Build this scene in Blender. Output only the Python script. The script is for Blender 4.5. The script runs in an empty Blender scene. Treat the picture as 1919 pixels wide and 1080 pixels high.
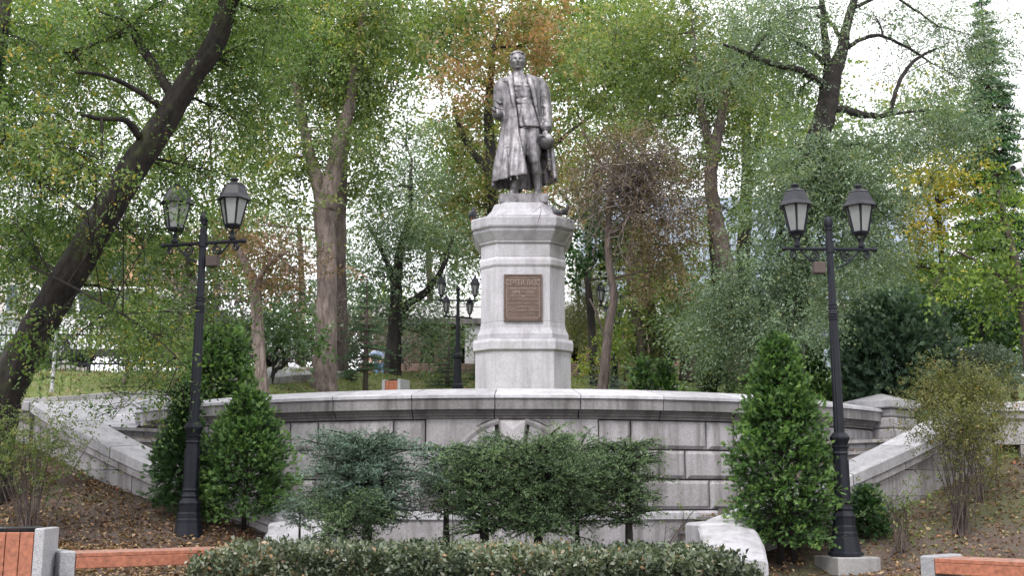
import bpy, math, random
import numpy as np
from mathutils import Vector, Matrix
from math import sin, cos, pi, radians, sqrt, atan2, tan, exp
random.seed(7)
rng = np.random.default_rng(11)
SC = bpy.context.scene
COL = SC.collection

# ---------------------------------------------------------------- camera
FPX, PITCH, EYE = 2100.0, radians(10.4), 1.0     # focal length in photo pixels (1919 wide), pitch, eye height
cam_d = bpy.data.cameras.new('camera')
cam_d.sensor_width = 36.0
cam_d.lens = 36.0 * FPX / 1919.0
cam_d.clip_end = 600.0
cam = bpy.data.objects.new('camera', cam_d)
COL.objects.link(cam)
cam.location = (0, 0, EYE)
cam.rotation_euler = (pi / 2 + PITCH, 0, 0)
SC.camera = cam

def at(px, py, Y):
    """world point at distance Y that the photograph shows at pixel px, py"""
    u = 540.0 - py
    dx = px - 959.5
    dy = FPX * cos(PITCH) - u * sin(PITCH)
    dz = FPX * sin(PITCH) + u * cos(PITCH)
    t = Y / dy
    return Vector((dx * t, Y, EYE + dz * t))
def ppm(Y, z=1.0):
    return FPX / (Y * cos(PITCH) + (z - EYE) * sin(PITCH))

# ---------------------------------------------------------------- world: overcast daylight
W = bpy.data.worlds.new('World')
SC.world = W
W.use_nodes = True
nt = W.node_tree
for n in list(nt.nodes): nt.nodes.remove(n)
out = nt.nodes.new('ShaderNodeOutputWorld')
bg = nt.nodes.new('ShaderNodeBackground')
bg.inputs['Strength'].default_value = 0.12
sky = nt.nodes.new('ShaderNodeTexSky')
sky.sky_type = 'NISHITA'
sky.sun_disc = False
sky.sun_elevation = radians(52)
sky.sun_rotation = radians(200)
tc = nt.nodes.new('ShaderNodeTexCoord')
nz = nt.nodes.new('ShaderNodeTexNoise')
nz.inputs['Scale'].default_value = 2.2
nz.inputs['Detail'].default_value = 5
rm = nt.nodes.new('ShaderNodeMapRange')
rm.inputs['From Min'].default_value = 0.3; rm.inputs['From Max'].default_value = 0.7
rm.inputs['To Min'].default_value = 9.6; rm.inputs['To Max'].default_value = 11.6
cl = nt.nodes.new('ShaderNodeVectorMath'); cl.operation = 'SCALE'
cl.inputs[0].default_value = (0.985, 0.985, 1.0)
mx = nt.nodes.new('ShaderNodeMixRGB')
mx.inputs['Fac'].default_value = 0.88
nt.links.new(tc.outputs['Generated'], nz.inputs['Vector'])
nt.links.new(nz.outputs['Fac'], rm.inputs['Value'])
nt.links.new(rm.outputs['Result'], cl.inputs['Scale'])
nt.links.new(sky.outputs['Color'], mx.inputs['Color1'])
nt.links.new(cl.outputs['Vector'], mx.inputs['Color2'])
nt.links.new(mx.outputs['Color'], bg.inputs['Color'])
nt.links.new(bg.outputs['Background'], out.inputs['Surface'])
sun_d = bpy.data.lights.new('sun', 'SUN')
sun_d.energy = 1.5
sun_d.angle = radians(16)
sun_d.color = (1.0, 0.965, 0.92)
sun = bpy.data.objects.new('sun', sun_d)
COL.objects.link(sun)
# light comes from behind the camera, high and a little to the left
_d = Vector((sin(radians(200)) * cos(radians(52)), cos(radians(200)) * cos(radians(52)), sin(radians(52))))
sun.rotation_euler = _d.to_track_quat('Z', 'Y').to_euler()
sun.location = (0, 0, 40)
SC.view_settings.view_transform = 'Standard'
SC.view_settings.look = 'None'
SC.view_settings.gamma = 1.0
SC.view_settings.use_curve_mapping = False
SC.view_settings.exposure = 0.83
cy = SC.cycles
cy.max_bounces = 6; cy.diffuse_bounces = 3; cy.glossy_bounces = 3; cy.transmission_bounces = 3
cy.transparent_max_bounces = 4; cy.volume_bounces = 0
cy.caustics_reflective = False; cy.caustics_refractive = False
cy.use_denoising = True
cy.use_adaptive_sampling = True
cy.adaptive_threshold = 0.02

# ---------------------------------------------------------------- materials
def nmat(name):
    m = bpy.data.materials.new(name)
    m.use_nodes = True
    t = m.node_tree
    b = t.nodes['Principled BSDF']
    return m, t, b
def N(t, typ, **kw):
    n = t.nodes.new(typ)
    for k, v in kw.items():
        if k in n.inputs.keys(): n.inputs[k].default_value = v
        else: setattr(n, k, v)
    return n
def L(t, a, b): t.links.new(a, b)
def ramp(t, fac, stops):
    r = t.nodes.new('ShaderNodeValToRGB')
    e = r.color_ramp.elements
    while len(e) < len(stops): e.new(0.5)
    for i, (p, c) in enumerate(stops):
        e[i].position = p
        e[i].color = tuple(c) + (1,) if len(c) == 3 else c
    if fac is not None: L(t, fac, r.inputs['Fac'])
    return r
def pos(t, scale=(1, 1, 1)):
    g = t.nodes.new('ShaderNodeNewGeometry')
    mp = t.nodes.new('ShaderNodeMapping')
    mp.inputs['Scale'].default_value = scale
    L(t, g.outputs['Position'], mp.inputs['Vector'])
    return mp.outputs['Vector']
def noise(t, vec, scale, detail=4, rough=0.6):
    n = N(t, 'ShaderNodeTexNoise', Scale=scale, Detail=detail, Roughness=rough)
    L(t, vec, n.inputs['Vector'])
    return n.outputs['Fac']
def mixc(t, fac, a, b, mode='MIX'):
    m = t.nodes.new('ShaderNodeMixRGB'); m.blend_type = mode
    for i, v in ((0, fac), (1, a), (2, b)):
        if hasattr(v, 'is_linked') or isinstance(v, bpy.types.NodeSocket): L(t, v, m.inputs[i])
        elif i == 0: m.inputs[0].default_value = v
        else: m.inputs[i].default_value = tuple(v) + (1,)
    return m.outputs['Color']
def bump(t, b, h, strength, dist=0.01):
    n = N(t, 'ShaderNodeBump', Strength=strength, Distance=dist)
    L(t, h, n.inputs['Height'])
    L(t, n.outputs['Normal'], b.inputs['Normal'])

def m_stone(name, c0, c1, stain, stain_amt, rough=0.75, speck=0.35, streaks=True):
    m, t, b = nmat(name)
    P = pos(t)
    n1 = noise(t, P, 1.3, 5)
    base = ramp(t, n1, [(0.3, c0), (0.7, c1)]).outputs['Color']
    sp = noise(t, P, 130, 2, 0.8)
    spr = ramp(t, sp, [(0.36, (1 - speck,) * 3), (0.5, (1,) * 3), (0.66, (1 + speck * 0.5,) * 3)])
    col = mixc(t, 1.0, base, spr.outputs['Color'], 'MULTIPLY')
    sp2 = noise(t, P, 22, 5, 0.7)
    spr2 = ramp(t, sp2, [(0.3, (0.8,) * 3), (0.6, (1.06,) * 3)])
    col = mixc(t, 0.8, col, spr2.outputs['Color'], 'MULTIPLY')
    if streaks:
        st = noise(t, pos(t, (2.6, 2.6, 0.28)), 2.2, 5, 0.62)
        sr = ramp(t, st, [(0.45, (0, 0, 0)), (0.64, (1, 1, 1))])
        f = N(t, 'ShaderNodeMath', operation='MULTIPLY'); L(t, sr.outputs['Color'], f.inputs[0]); f.inputs[1].default_value = stain_amt
        col = mixc(t, f.outputs[0], col, stain)
    if streaks:
        g3_ = noise(t, P, 0.9, 6, 0.72)
        gr3 = ramp(t, g3_, [(0.54, (0, 0, 0)), (0.72, (.55,) * 3)])
        col = mixc(t, gr3.outputs['Color'], col, tuple(q * w for q, w in zip(stain, (1.0, 1.04, .85))))
    oi = t.nodes.new('ShaderNodeObjectInfo')
    orr = ramp(t, oi.outputs['Random'], [(0, (0.8,) * 3), (1, (1.1,) * 3)])
    col = mixc(t, 1.0, col, orr.outputs['Color'], 'MULTIPLY')
    L(t, col, b.inputs['Base Color'])
    b.inputs['Roughness'].default_value = rough
    ad = N(t, 'ShaderNodeMath', operation='ADD'); L(t, sp, ad.inputs[0]); L(t, sp2, ad.inputs[1])
    bump(t, b, ad.outputs[0], 0.5, 0.004)
    return m
def m_plain(name, col, rough=0.5, metal=0.0, var=0.15, vscale=6, bmp=0.0, bscale=40, coat=0.0):
    m, t, b = nmat(name)
    P = pos(t)
    n1 = noise(t, P, vscale, 5)
    r = ramp(t, n1, [(0.3, tuple(c * (1 - var) for c in col)), (0.7, tuple(min(1, c * (1 + var)) for c in col))])
    L(t, r.outputs['Color'], b.inputs['Base Color'])
    rr = N(t, 'ShaderNodeMapRange'); L(t, n1, rr.inputs['Value'])
    rr.inputs['To Min'].default_value = max(0.02, rough - 0.1); rr.inputs['To Max'].default_value = min(1, rough + 0.1)
    L(t, rr.outputs['Result'], b.inputs['Roughness'])
    b.inputs['Metallic'].default_value = metal
    if bmp: bump(t, b, noise(t, P, bscale, 4), bmp, 0.01)
    return m
def m_leaf(name, stops, trans=0.35, rough=0.5, clump=0.5):
    """leaf: colour from the per-leaf 'tint' attribute, part of the light passes through"""
    m, t, b = nmat(name)
    a = N(t, 'ShaderNodeAttribute', attribute_name='tint')
    r = ramp(t, a.outputs['Fac'], stops)
    n1 = noise(t, pos(t), clump, 3)
    v = ramp(t, n1, [(0.3, (0.78,) * 3), (0.7, (1.2,) * 3)])
    c = mixc(t, 1.0, r.outputs['Color'], v.outputs['Color'], 'MULTIPLY')
    L(t, c, b.inputs['Base Color'])
    b.inputs['Roughness'].default_value = rough
    tr = t.nodes.new('ShaderNodeBsdfTranslucent')
    c2 = mixc(t, 1.0, c, (1.35, 1.5, 0.6), 'MULTIPLY')
    L(t, c2, tr.inputs['Color'])
    mxs = N(t, 'ShaderNodeMixShader'); mxs.inputs['Fac'].default_value = trans
    L(t, b.outputs[0], mxs.inputs[1]); L(t, tr.outputs[0], mxs.inputs[2])
    L(t, mxs.outputs[0], t.nodes['Material Output'].inputs['Surface'])
    return m
def m_bark(name, c0, c1, scale=7, strength=1.0, moss=None):
    m, t, b = nmat(name)
    n0 = noise(t, pos(t, (1, 1, 0.16)), scale * 4, 5, 0.75)
    n1b = noise(t, pos(t, (1, 1, 0.25)), scale, 5, 0.7)
    ad = N(t, 'ShaderNodeMixRGB'); ad.inputs[0].default_value = .5; L(t, n0, ad.inputs[1]); L(t, n1b, ad.inputs[2]); n1 = ad.outputs[0]
    col = ramp(t, n1, [(0.42, c0), (0.58, c1)]).outputs['Color']
    n2 = noise(t, pos(t), 1.1, 4)
    r2 = ramp(t, n2, [(0.35, (0.7,) * 3), (0.7, (1.25,) * 3)])
    col = mixc(t, 1.0, col, r2.outputs['Color'], 'MULTIPLY')
    if moss:
        n3 = noise(t, pos(t), 3.2, 4)
        r3 = ramp(t, n3, [(0.55, (0, 0, 0)), (0.7, (0.8,) * 3)])
        col = mixc(t, r3.outputs['Color'], col, moss)
    L(t, col, b.inputs['Base Color'])
    b.inputs['Roughness'].default_value = 0.9
    bump(t, b, n1, strength, 0.05)
    return m

M = {}
M['granite'] = m_stone('pale_granite', (0.43, 0.415, 0.46), (0.54, 0.525, 0.57), (0.24, 0.225, 0.25), 0.5, speck=0.2)
M['cap'] = m_stone('cap_granite', (0.4, 0.39, 0.42), (0.52, 0.51, 0.54), (0.18, 0.17, 0.18), 0.45, speck=0.25)
M['wall'] = m_stone('wall_granite', (0.27, 0.255, 0.265), (0.39, 0.37, 0.385), (0.12, 0.105, 0.105), 0.75, speck=0.4)
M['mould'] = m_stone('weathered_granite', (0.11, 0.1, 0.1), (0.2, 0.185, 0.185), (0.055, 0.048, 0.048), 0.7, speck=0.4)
M['joint'] = m_plain('joint_mortar', (0.09, 0.08, 0.08), 0.9)
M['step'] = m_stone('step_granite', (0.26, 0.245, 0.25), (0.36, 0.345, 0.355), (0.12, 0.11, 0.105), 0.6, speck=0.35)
M['riser'] = m_stone('dark_riser', (0.15, 0.135, 0.13), (0.24, 0.22, 0.215), (0.07, 0.06, 0.058), 0.7, speck=0.35)  # same granite as the treads in a darker tone
M['concrete'] = m_stone('concrete', (0.3, 0.3, 0.32), (0.4, 0.4, 0.42), (0.2, 0.2, 0.2), 0.3, speck=0.5, streaks=False)
M['iron'] = m_plain('black_iron', (0.008, 0.0095, 0.016), 0.55, 0.0, 0.3, 5, 0.15, 60)
M['roofiron'] = m_plain('lantern_metal', (0.03, 0.031, 0.038), 0.5, 0.1, 0.3, 9, 0.2, 50)
M['bronze_plate'] = m_plain('bronze_plate', (0.125, 0.085, 0.07), 0.5, 0.5, 0.25, 9, 0.2, 60)
M['bronze_letter'] = m_plain('bronze_letter', (0.3, 0.24, 0.2), 0.45, 0.4, 0.15, 30)
M['wood'] = m_plain('orange_wood', (0.33, 0.12, 0.07), 0.55, 0, 0.38, 26, 0.25, 30)
M['woodtop'] = m_plain('worn_wood_top', (0.33, 0.17, 0.13), 0.35, 0, 0.4, 24, 0.25, 30)
for _k in ('iron', 'roofiron'): M[_k].node_tree.nodes['Principled BSDF'].inputs['Specular IOR Level'].default_value = 0.3
M['darkmetal'] = m_plain('dark_metal', (0.02, 0.02, 0.022), 0.4)
M['asphalt'] = m_plain('asphalt', (0.06, 0.06, 0.062), 0.85, 0, 0.2)
M['kerb'] = m_stone('kerb_stone', (0.24, 0.23, 0.23), (0.34, 0.33, 0.33), (0.12, 0.11, 0.1), 0.5)
M['white'] = m_plain('white_paint', (0.78, 0.78, 0.8), 0.3, 0, 0.05)
M['whitewall'] = m_plain('white_render', (0.72, 0.71, 0.72), 0.7, 0, 0.06)
M['brownwall'] = m_stone('brown_stone', (0.16, 0.1, 0.085), (0.23, 0.15, 0.125), (0.08, 0.05, 0.04), 0.5)
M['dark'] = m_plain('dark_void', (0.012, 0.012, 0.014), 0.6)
M['rubber'] = m_plain('rubber', (0.015, 0.015, 0.015), 0.7)

def m_bronze():
    m, t, b = nmat('statue_bronze')
    P = pos(t)
    n1 = noise(t, P, 5.5, 6, 0.68)
    st = noise(t, pos(t, (5, 5, 0.9)), 2.4, 5, 0.65)
    c = ramp(t, n1, [(0.3, (0.1, 0.096, 0.1)), (0.5, (0.225, 0.215, 0.226)), (0.72, (0.35, 0.337, 0.353))]).outputs['Color']
    r = ramp(t, st, [(0.42, (0.74, 0.72, 0.73)), (0.66, (1.12, 1.12, 1.14))])
    c = mixc(t, 1.0, c, r.outputs['Color'], 'MULTIPLY')
    L(t, c, b.inputs['Base Color'])
    b.inputs['Metallic'].default_value = 0.7
    rr = N(t, 'ShaderNodeMapRange'); L(t, st, rr.inputs['Value'])
    rr.inputs['To Min'].default_value = 0.38; rr.inputs['To Max'].default_value = 0.58
    L(t, rr.outputs['Result'], b.inputs['Roughness'])
    bump(t, b, noise(t, P, 26, 5, 0.7), 0.35, 0.02)
    return m
M['bronze'] = m_bronze()
def m_glass(name, col, rough=0.35, metal=0.0):
    m, t, b = nmat(name)
    n1 = noise(t, pos(t), 3, 4)
    r = ramp(t, n1, [(0.3, tuple(c * 0.8 for c in col)), (0.7, col)])
    L(t, r.outputs['Color'], b.inputs['Base Color'])
    b.inputs['Roughness'].default_value = rough
    b.inputs['Metallic'].default_value = metal
    return m
M['frosted'] = m_glass('frosted_pane', (0.27, 0.28, 0.285), 0.25)
M['blueglass'] = m_glass('blue_facade_glass', (0.37, 0.43, 0.56), 0.25)
M['carglass'] = m_glass('car_glass', (0.03, 0.04, 0.05), 0.08)
M['windowglass'] = m_glass('window_glass', (0.1, 0.14, 0.2), 0.1)

# ---------------------------------------------------------------- mesh helpers
class MB:
    """collects shapes; build() links them as ONE mesh object"""
    def __init__(s): s.v = []; s.f = []
    def add(s, v, f):
        o = len(s.v)
        s.v += [tuple(p) for p in v]
        s.f += [tuple(i + o for i in q) for q in f]
        return s
    def box(s, c, d, rz=0.0, bev=0.0, M4=None):
        x, y, z = d[0] / 2, d[1] / 2, d[2] / 2
        if bev <= 0:
            v = [(a * x, b_ * y, c_ * z) for c_ in (-1, 1) for b_ in (-1, 1) for a in (-1, 1)]
            f = [(0, 2, 3, 1), (4, 5, 7, 6), (0, 1, 5, 4), (2, 6, 7, 3), (0, 4, 6, 2), (1, 3, 7, 5)]
        else:
            e = min(bev, x * .9, y * .9, z * .9)
            pl = []
            for (a, h) in ((e, -z), (0, -z + e), (0, z - e), (e, z)):
                X, Y = x - a, y - a; k = e * 0.6
                pl.append([(-X + k, -Y, h), (X - k, -Y, h), (X, -Y + k, h), (X, Y - k, h), (X - k, Y, h), (-X + k, Y, h), (-X, Y - k, h), (-X, -Y + k, h)])
            v = [p for r in pl for p in r]
            f = [tuple(range(7, -1, -1)), tuple(range(24, 32))]
            for r in range(3):
                for i in range(8):
                    j = (i + 1) % 8
                    f.append((r * 8 + i, r * 8 + j, r * 8 + 8 + j, r * 8 + 8 + i))
        ca, sa = cos(rz), sin(rz)
        vv = []
        for p in v:
            q = Vector((p[0] * ca - p[1] * sa + c[0], p[0] * sa + p[1] * ca + c[1], p[2] + c[2]))
            vv.append(M4 @ q if M4 else q)
        return s.add(vv, f)
    def rings(s, rings, cap=True, closed=True):
        n = len(rings[0]); v = [p for r in rings for p in r]; f = []
        for k in range(len(rings) - 1):
            for i in range(n if closed else n - 1):
                j = (i + 1) % n
                f.append((k * n + i, k * n + j, (k + 1) * n + j, (k + 1) * n + i))
        if cap:
            f.append(tuple(range(n - 1, -1, -1)))
            f.append(tuple(range((len(rings) - 1) * n, len(rings) * n)))
        return s.add(v, f)
    def lathe(s, c, prof, n=12, rot=0.0, sx=1, sy=1, flute=0.0):
        R = []
        for r, z in prof:
            R.append([(c[0] + r * sx * (1 - (flute if i % 2 else 0)) * cos(rot + 2 * pi * i / n), c[1] + r * sy * (1 - (flute if i % 2 else 0)) * sin(rot + 2 * pi * i / n), c[2] + z) for i in range(n)])
        return s.rings(R)
    def tube(s, pts, rad, n=8, cap=True, jit=0.0, ov=None):
        pts = [Vector(p) for p in pts]
        if not hasattr(rad, '__len__'): rad = [rad] * len(pts)
        R = []; up = Vector((0.123, 0.3, 1)).normalized(); prev = None
        for i, p in enumerate(pts):
            d = (pts[min(i + 1, len(pts) - 1)] - pts[max(i - 1, 0)])
            if d.length < 1e-9: d = Vector((0, 0, 1))
            d.normalize()
            if prev is None:
                a = d.cross(up)
                if a.length < 0.05: a = d.cross(Vector((1, 0, 0)))
            else: a = prev - d * prev.dot(d)
            a.normalize(); prev = a
            b_ = d.cross(a)
            k = ov[i] if ov else 1.0
            R.append([p + (a * cos(2 * pi * j / n) + b_ * sin(2 * pi * j / n) * k) * rad[i] * (1 + (random.uniform(-jit, jit) if jit else 0)) for j in range(n)])
        return s.rings(R, cap)
    def ball(s, c, r, n=12, m=8, M4=None):
        if not hasattr(r, '__len__'): r = (r, r, r)
        v = [(0, 0, -1)]
        for k in range(1, m):
            t = -pi / 2 + pi * k / m
            v += [(cos(t) * cos(2 * pi * i / n), cos(t) * sin(2 * pi * i / n), sin(t)) for i in range(n)]
        v.append((0, 0, 1)); f = []
        for i in range(n): f.append((0, 1 + (i + 1) % n, 1 + i))
        for k in range(m - 2):
            for i in range(n):
                j = (i + 1) % n; a = 1 + k * n
                f.append((a + i, a + j, a + n + j, a + n + i))
        a = 1 + (m - 2) * n
        for i in range(n): f.append((a + i, a + (i + 1) % n, len(v) - 1))
        V = [Vector((p[0] * r[0], p[1] * r[1], p[2] * r[2])) for p in v]
        V = [(M4 @ p if M4 else p) + Vector(c) for p in V]
        return s.add(V, f)
    def prism(s, poly, z0, z1):
        return s.rings([[(x, y, z0) for x, y in poly], [(x, y, z1) for x, y in poly]])
    def arc(s, prof, t0, t1, n=6, C=(0, 22.5), cham=0.0, cap=True):
        """sweep a closed profile [(radius, z)] about the arc centre C from angle t0 to t1 (degrees, 0 = towards the camera)"""
        R = []
        for k in range(n + 1):
            t = radians(t0 + (t1 - t0) * k / n)
            R.append([(C[0] + r * sin(t), C[1] - r * cos(t), z) for r, z in prof])
        return s.rings(R, cap)
    def build(s, name, mat, parent=None, smooth=False, fix=True, mats=None):
        me = bpy.data.meshes.new(name)
        off = parent_off(parent)
        me.from_pydata([(p[0] - off[0], p[1] - off[1], p[2] - off[2]) for p in s.v], [], s.f)
        if fix:
            import bmesh
            b = bmesh.new(); b.from_mesh(me)
            bmesh.ops.recalc_face_normals(b, faces=b.faces)
            b.to_mesh(me); b.free()
        if smooth: me.polygons.foreach_set('use_smooth', [True] * len(me.polygons))
        me.materials.append(mat)
        return link(name, me, parent)
def parent_off(p):
    o = Vector((0, 0, 0))
    while p is not None:
        o += p.location; p = p.parent
    return o
def link(name, me, parent=None):
    o = bpy.data.objects.new(name, me)
    COL.objects.link(o)
    if parent is not None: o.parent = parent
    return o
def thing(name, label, cat, loc=(0, 0, 0), group=None):
    o = bpy.data.objects.new(name, None)
    o.empty_display_size = 0.2
    o.location = loc
    COL.objects.link(o)
    return tag(o, label, cat, group)
def tag(o, label, cat, group=None, kind=None):
    if label: o['label'] = label
    if cat: o['category'] = cat
    if group: o['group'] = group
    if kind: o['kind'] = kind
    return o
def struct(name, mb, mat, smooth=False):
    o = mb.build(name, mat, None, smooth, fix=False); o['kind'] = 'structure'; return o
def copy_tree(o, parent=None, loc=None, rz=None, label=None):
    c = o.copy(); COL.objects.link(c)
    if parent is not None: c.parent = parent
    for ch in o.children: copy_tree(ch, c)
    if loc is not None: c.location = loc
    if rz is not None: c.rotation_euler.z = rz
    if label: c['label'] = label
    return c
def np_obj(name, V, F, mat, parent=None, tint=None, smooth=False):
    """big mesh from arrays: V (n,3), F (m,k)"""
    V = np.asarray(V, dtype=np.float64); F = np.asarray(F, dtype=np.int32)
    off = parent_off(parent)
    V = V - np.array(off)
    me = bpy.data.meshes.new(name)
    k = F.shape[1]
    me.vertices.add(len(V)); me.vertices.foreach_set('co', V.astype(np.float32).ravel())
    me.loops.add(F.size); me.loops.foreach_set('vertex_index', F.ravel())
    me.polygons.add(len(F)); me.polygons.foreach_set('loop_start', np.arange(0, F.size, k, dtype=np.int32))
    if smooth: me.polygons.foreach_set('use_smooth', np.ones(len(F), dtype=bool))
    me.update(calc_edges=True)
    if tint is not None:
        a = me.attributes.new('tint', 'FLOAT', 'FACE')
        a.data.foreach_set('value', np.asarray(tint, dtype=np.float32))
    me.materials.append(mat)
    return link(name, me, parent)
# ================================================================ terrain
CY = 22.5                    # the podium is an arc about (0, CY)
def sst(a, b, x):
    t = min(1, max(0, (x - a) / (b - a))); return t * t * (3 - 2 * t)
def low(X, Y):
    w = sst(-2, 2, X)
    a = max(abs(X) - 3.6, -0.8) * 0.1 + (0.30 * (Y - 12.5) if Y > 12.5 else 0.06 * (Y - 12.5))
    if Y > 12.5: a *= sst(1.0, 3.5, abs(X)) * 0.999
    return EYE + a + (-0.65 * (1 - w) - 0.88 * w) + 0.03 * sin(X * 2.1 + Y) * cos(Y * 1.7)
def up(X, Y):
    wl = 1 - sst(-5.5, -2.5, X)
    y1 = 17.0 * wl + 19.0 * (1 - wl)
    base = 0.86 * wl + 0.69 * (1 - wl)
    s = 0.24 * wl + 0.2 * (1 - wl)
    y2 = 24.5 * wl + 32.5 * (1 - wl)
    h = base + s * max(0, min(Y, y2) - y1) + 0.035 * max(0, min(Y, 60) - y2)
    return EYE + h + (0.05 * sin(X * 0.9 + Y * 0.5) if Y > 21 else 0)
def region(X, Y):
    R = math.hypot(X, Y - CY); th = math.degrees(atan2(abs(X), CY - Y))
    if R < 7.25: return 'up'
    tt = 37 if X > 0 else 40
    if R < 9.3 and th < tt: return 'pit'
    if th < 46 and R < 9.3: return 'up'
    if Y > 15.95 and th > 44: return 'up'
    if Y > 16.6: return 'up'
    return 'low'
def hh(X, Y):
    r = region(X, Y)
    return up(X, Y) if r == 'up' else (EYE - 0.78 if r == 'pit' else low(X, Y))
def hit(px, py, y0=16.7, y1=90.0, fn=up):
    """where the line of sight through a pixel meets the ground"""
    Y = y0
    while Y < y1:
        p = at(px, py, Y)
        if p.z <= fn(p.x, Y): return Vector((p.x, Y, fn(p.x, Y)))
        Y += 0.05
    return Vector((p.x, y1, fn(p.x, y1)))

def m_ground():
    m, t, b = nmat('leaf_strewn_soil')
    P = pos(t)
    n1 = noise(t, P, 1.2, 6, 0.65)
    c = ramp(t, n1, [(0.35, (0.045, 0.031, 0.027)), (0.5, (0.085, 0.062, 0.053)), (0.66, (0.13, 0.1, 0.088))]).outputs['Color']
    g = noise(t, P, 0.7, 5, 0.7)
    gx = N(t, 'ShaderNodeSeparateXYZ'); L(t, P, gx.inputs[0])
    gr = N(t, 'ShaderNodeMapRange'); L(t, gx.outputs['X'], gr.inputs['Value'])
    gr.inputs['From Min'].default_value = 0; gr.inputs['From Max'].default_value = 6
    gr.inputs['To Min'].default_value = 0.0; gr.inputs['To Max'].default_value = 0.09
    ga = N(t, 'ShaderNodeMath', operation='ADD'); L(t, g, ga.inputs[0]); L(t, gr.outputs['Result'], ga.inputs[1])
    gm = ramp(t, ga.outputs[0], [(0.52, (0, 0, 0)), (0.66, (0.75,) * 3)])
    c = mixc(t, gm.outputs['Color'], c, (0.1, 0.11, 0.05))
    v = N(t, 'ShaderNodeTexVoronoi', Scale=22.0); L(t, P, v.inputs['Vector'])
    lf = ramp(t, v.outputs['Color'], [(0.62, (0, 0, 0)), (0.66, (0.5,) * 3)])
    lc = ramp(t, v.outputs['Distance'], [(0.0, (0.2, 0.12, 0.075)), (0.6, (0.1, 0.055, 0.035))])
    c = mixc(t, lf.outputs['Color'], c, lc.outputs['Color'])
    L(t, c, b.inputs['Base Color']); b.inputs['Roughness'].default_value = 0.95
    bump(t, b, noise(t, P, 14, 6, 0.75), 0.9, 0.04)
    return m
def m_grass():
    m, t, b = nmat('autumn_lawn')
    P = pos(t)
    n1 = noise(t, P, 0.9, 6, 0.7)
    c = ramp(t, n1, [(0.3, (0.075, 0.1, 0.03)), (0.5, (0.15, 0.19, 0.055)), (0.62, (0.2, 0.18, 0.085)), (0.75, (0.22, 0.14, 0.09))]).outputs['Color']
    n2 = noise(t, P, 30, 4, 0.8)
    r2 = ramp(t, n2, [(0.3, (0.6,) * 3), (0.7, (1.3,) * 3)])
    c = mixc(t, 1.0, c, r2.outputs['Color'], 'MULTIPLY')
    L(t, c, b.inputs['Base Color']); b.inputs['Roughness'].default_value = 0.95
    bump(t, b, n2, 0.8, 0.05)
    return m
M['soil'] = m_ground(); M['grass'] = m_grass()
def m_paving():
    m, t, b = nmat('paving_slabs')
    mp = pos(t, (1, 1, 0))
    br = N(t, 'ShaderNodeTexBrick', Scale=1.0)
    br.inputs['Mortar Size'].default_value = 0.012
    br.inputs['Brick Width'].default_value = 0.6; br.inputs['Row Height'].default_value = 0.3
    br.inputs['Color1'].default_value = (0.22, 0.22, 0.24, 1); br.inputs['Color2'].default_value = (0.28, 0.28, 0.305, 1)
    br.inputs['Mortar'].default_value = (0.13, 0.12, 0.12, 1)
    L(t, mp, br.inputs['Vector'])
    n2 = noise(t, pos(t), 9, 5, 0.7)
    r2 = ramp(t, n2, [(0.3, (0.72,) * 3), (0.7, (1.15,) * 3)])
    c = mixc(t, 1.0, br.outputs['Color'], r2.outputs['Color'], 'MULTIPLY')
    L(t, c, b.inputs['Base Color']); b.inputs['Roughness'].default_value = 0.5
    bump(t, b, br.outputs['Fac'], -0.5, 0.006)
    return m
M['paving'] = m_paving()

# ground sheets on one irregular grid
xs = np.concatenate([np.linspace(-110, -14, 22), np.linspace(-13.8, 13.8, 139), np.linspace(14, 110, 22)])
ys = np.concatenate([np.linspace(-25, 6, 12), np.linspace(6.3, 24, 119), np.linspace(24.5, 60, 48), np.linspace(64, 190, 16)])
GV = [(x, y, hh(x, y)) for y in ys for x in xs]
nx = len(xs)
gf = {'low': [], 'up': [], 'pit': []}
for j in range(len(ys) - 1):
    for i in range(nx - 1):
        cx_, cy_ = (xs[i] + xs[i + 1]) / 2, (ys[j] + ys[j + 1]) / 2
        gf[region(cx_, cy_)].append((j * nx + i, j * nx + i + 1, (j + 1) * nx + i + 1, (j + 1) * nx + i))
for nm, k, mt in (('ground', 'low', M['soil']), ('lawn', 'up', M['grass']), ('plaza_paving', 'pit', M['paving'])):
    fa = np.array(gf[k]); used = np.unique(fa); rem = -np.ones(len(GV), int); rem[used] = np.arange(len(used))
    o = np_obj(nm, np.array(GV)[used], rem[fa], mt, None, smooth=(k != 'pit')); o['kind'] = 'structure'

# paved path that leaves the left landing and climbs to the right behind the podium
far_e = [hit(-150, 763), hit(40, 760), hit(110, 756), hit(180, 750), hit(240, 745), hit(330, 738), hit(470, 726), hit(560, 714), hit(640, 706)]
near_e = [Vector((-16, 16.0, 0)), Vector((-9, 16.0, 0)), Vector((-7.0, 16.0, 0)), Vector((-6.4, 16.3, 0)), Vector((-5.7, 16.9, 0)), Vector((-6.2, 19.6, 0)), Vector((-5.8, 22.5, 0)), Vector((-5.9, 27.5, 0)), Vector((-5.2, 31.0, 0))]
mb = MB()
for k in range(len(far_e) - 1):
    for s_ in range(6):
        for r_ in range(3):
            q = []
            for (ds, dr) in ((0, 0), (1, 0), (1, 1), (0, 1)):
                u = (s_ + ds) / 6; w = (r_ + dr) / 3
                a = near_e[k].lerp(near_e[k + 1], w); c = far_e[k].lerp(far_e[k + 1], w)
                p = a.lerp(c, u)
                q.append((p.x, p.y, max(up(p.x, p.y) + .03, EYE + 0.925)))
            mb.add(q, [(0, 1, 2, 3)] if False else [(3, 2, 1, 0)])
pv = mb.build('path', M['paving'], None, fix=True); pv['kind'] = 'structure'
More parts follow.
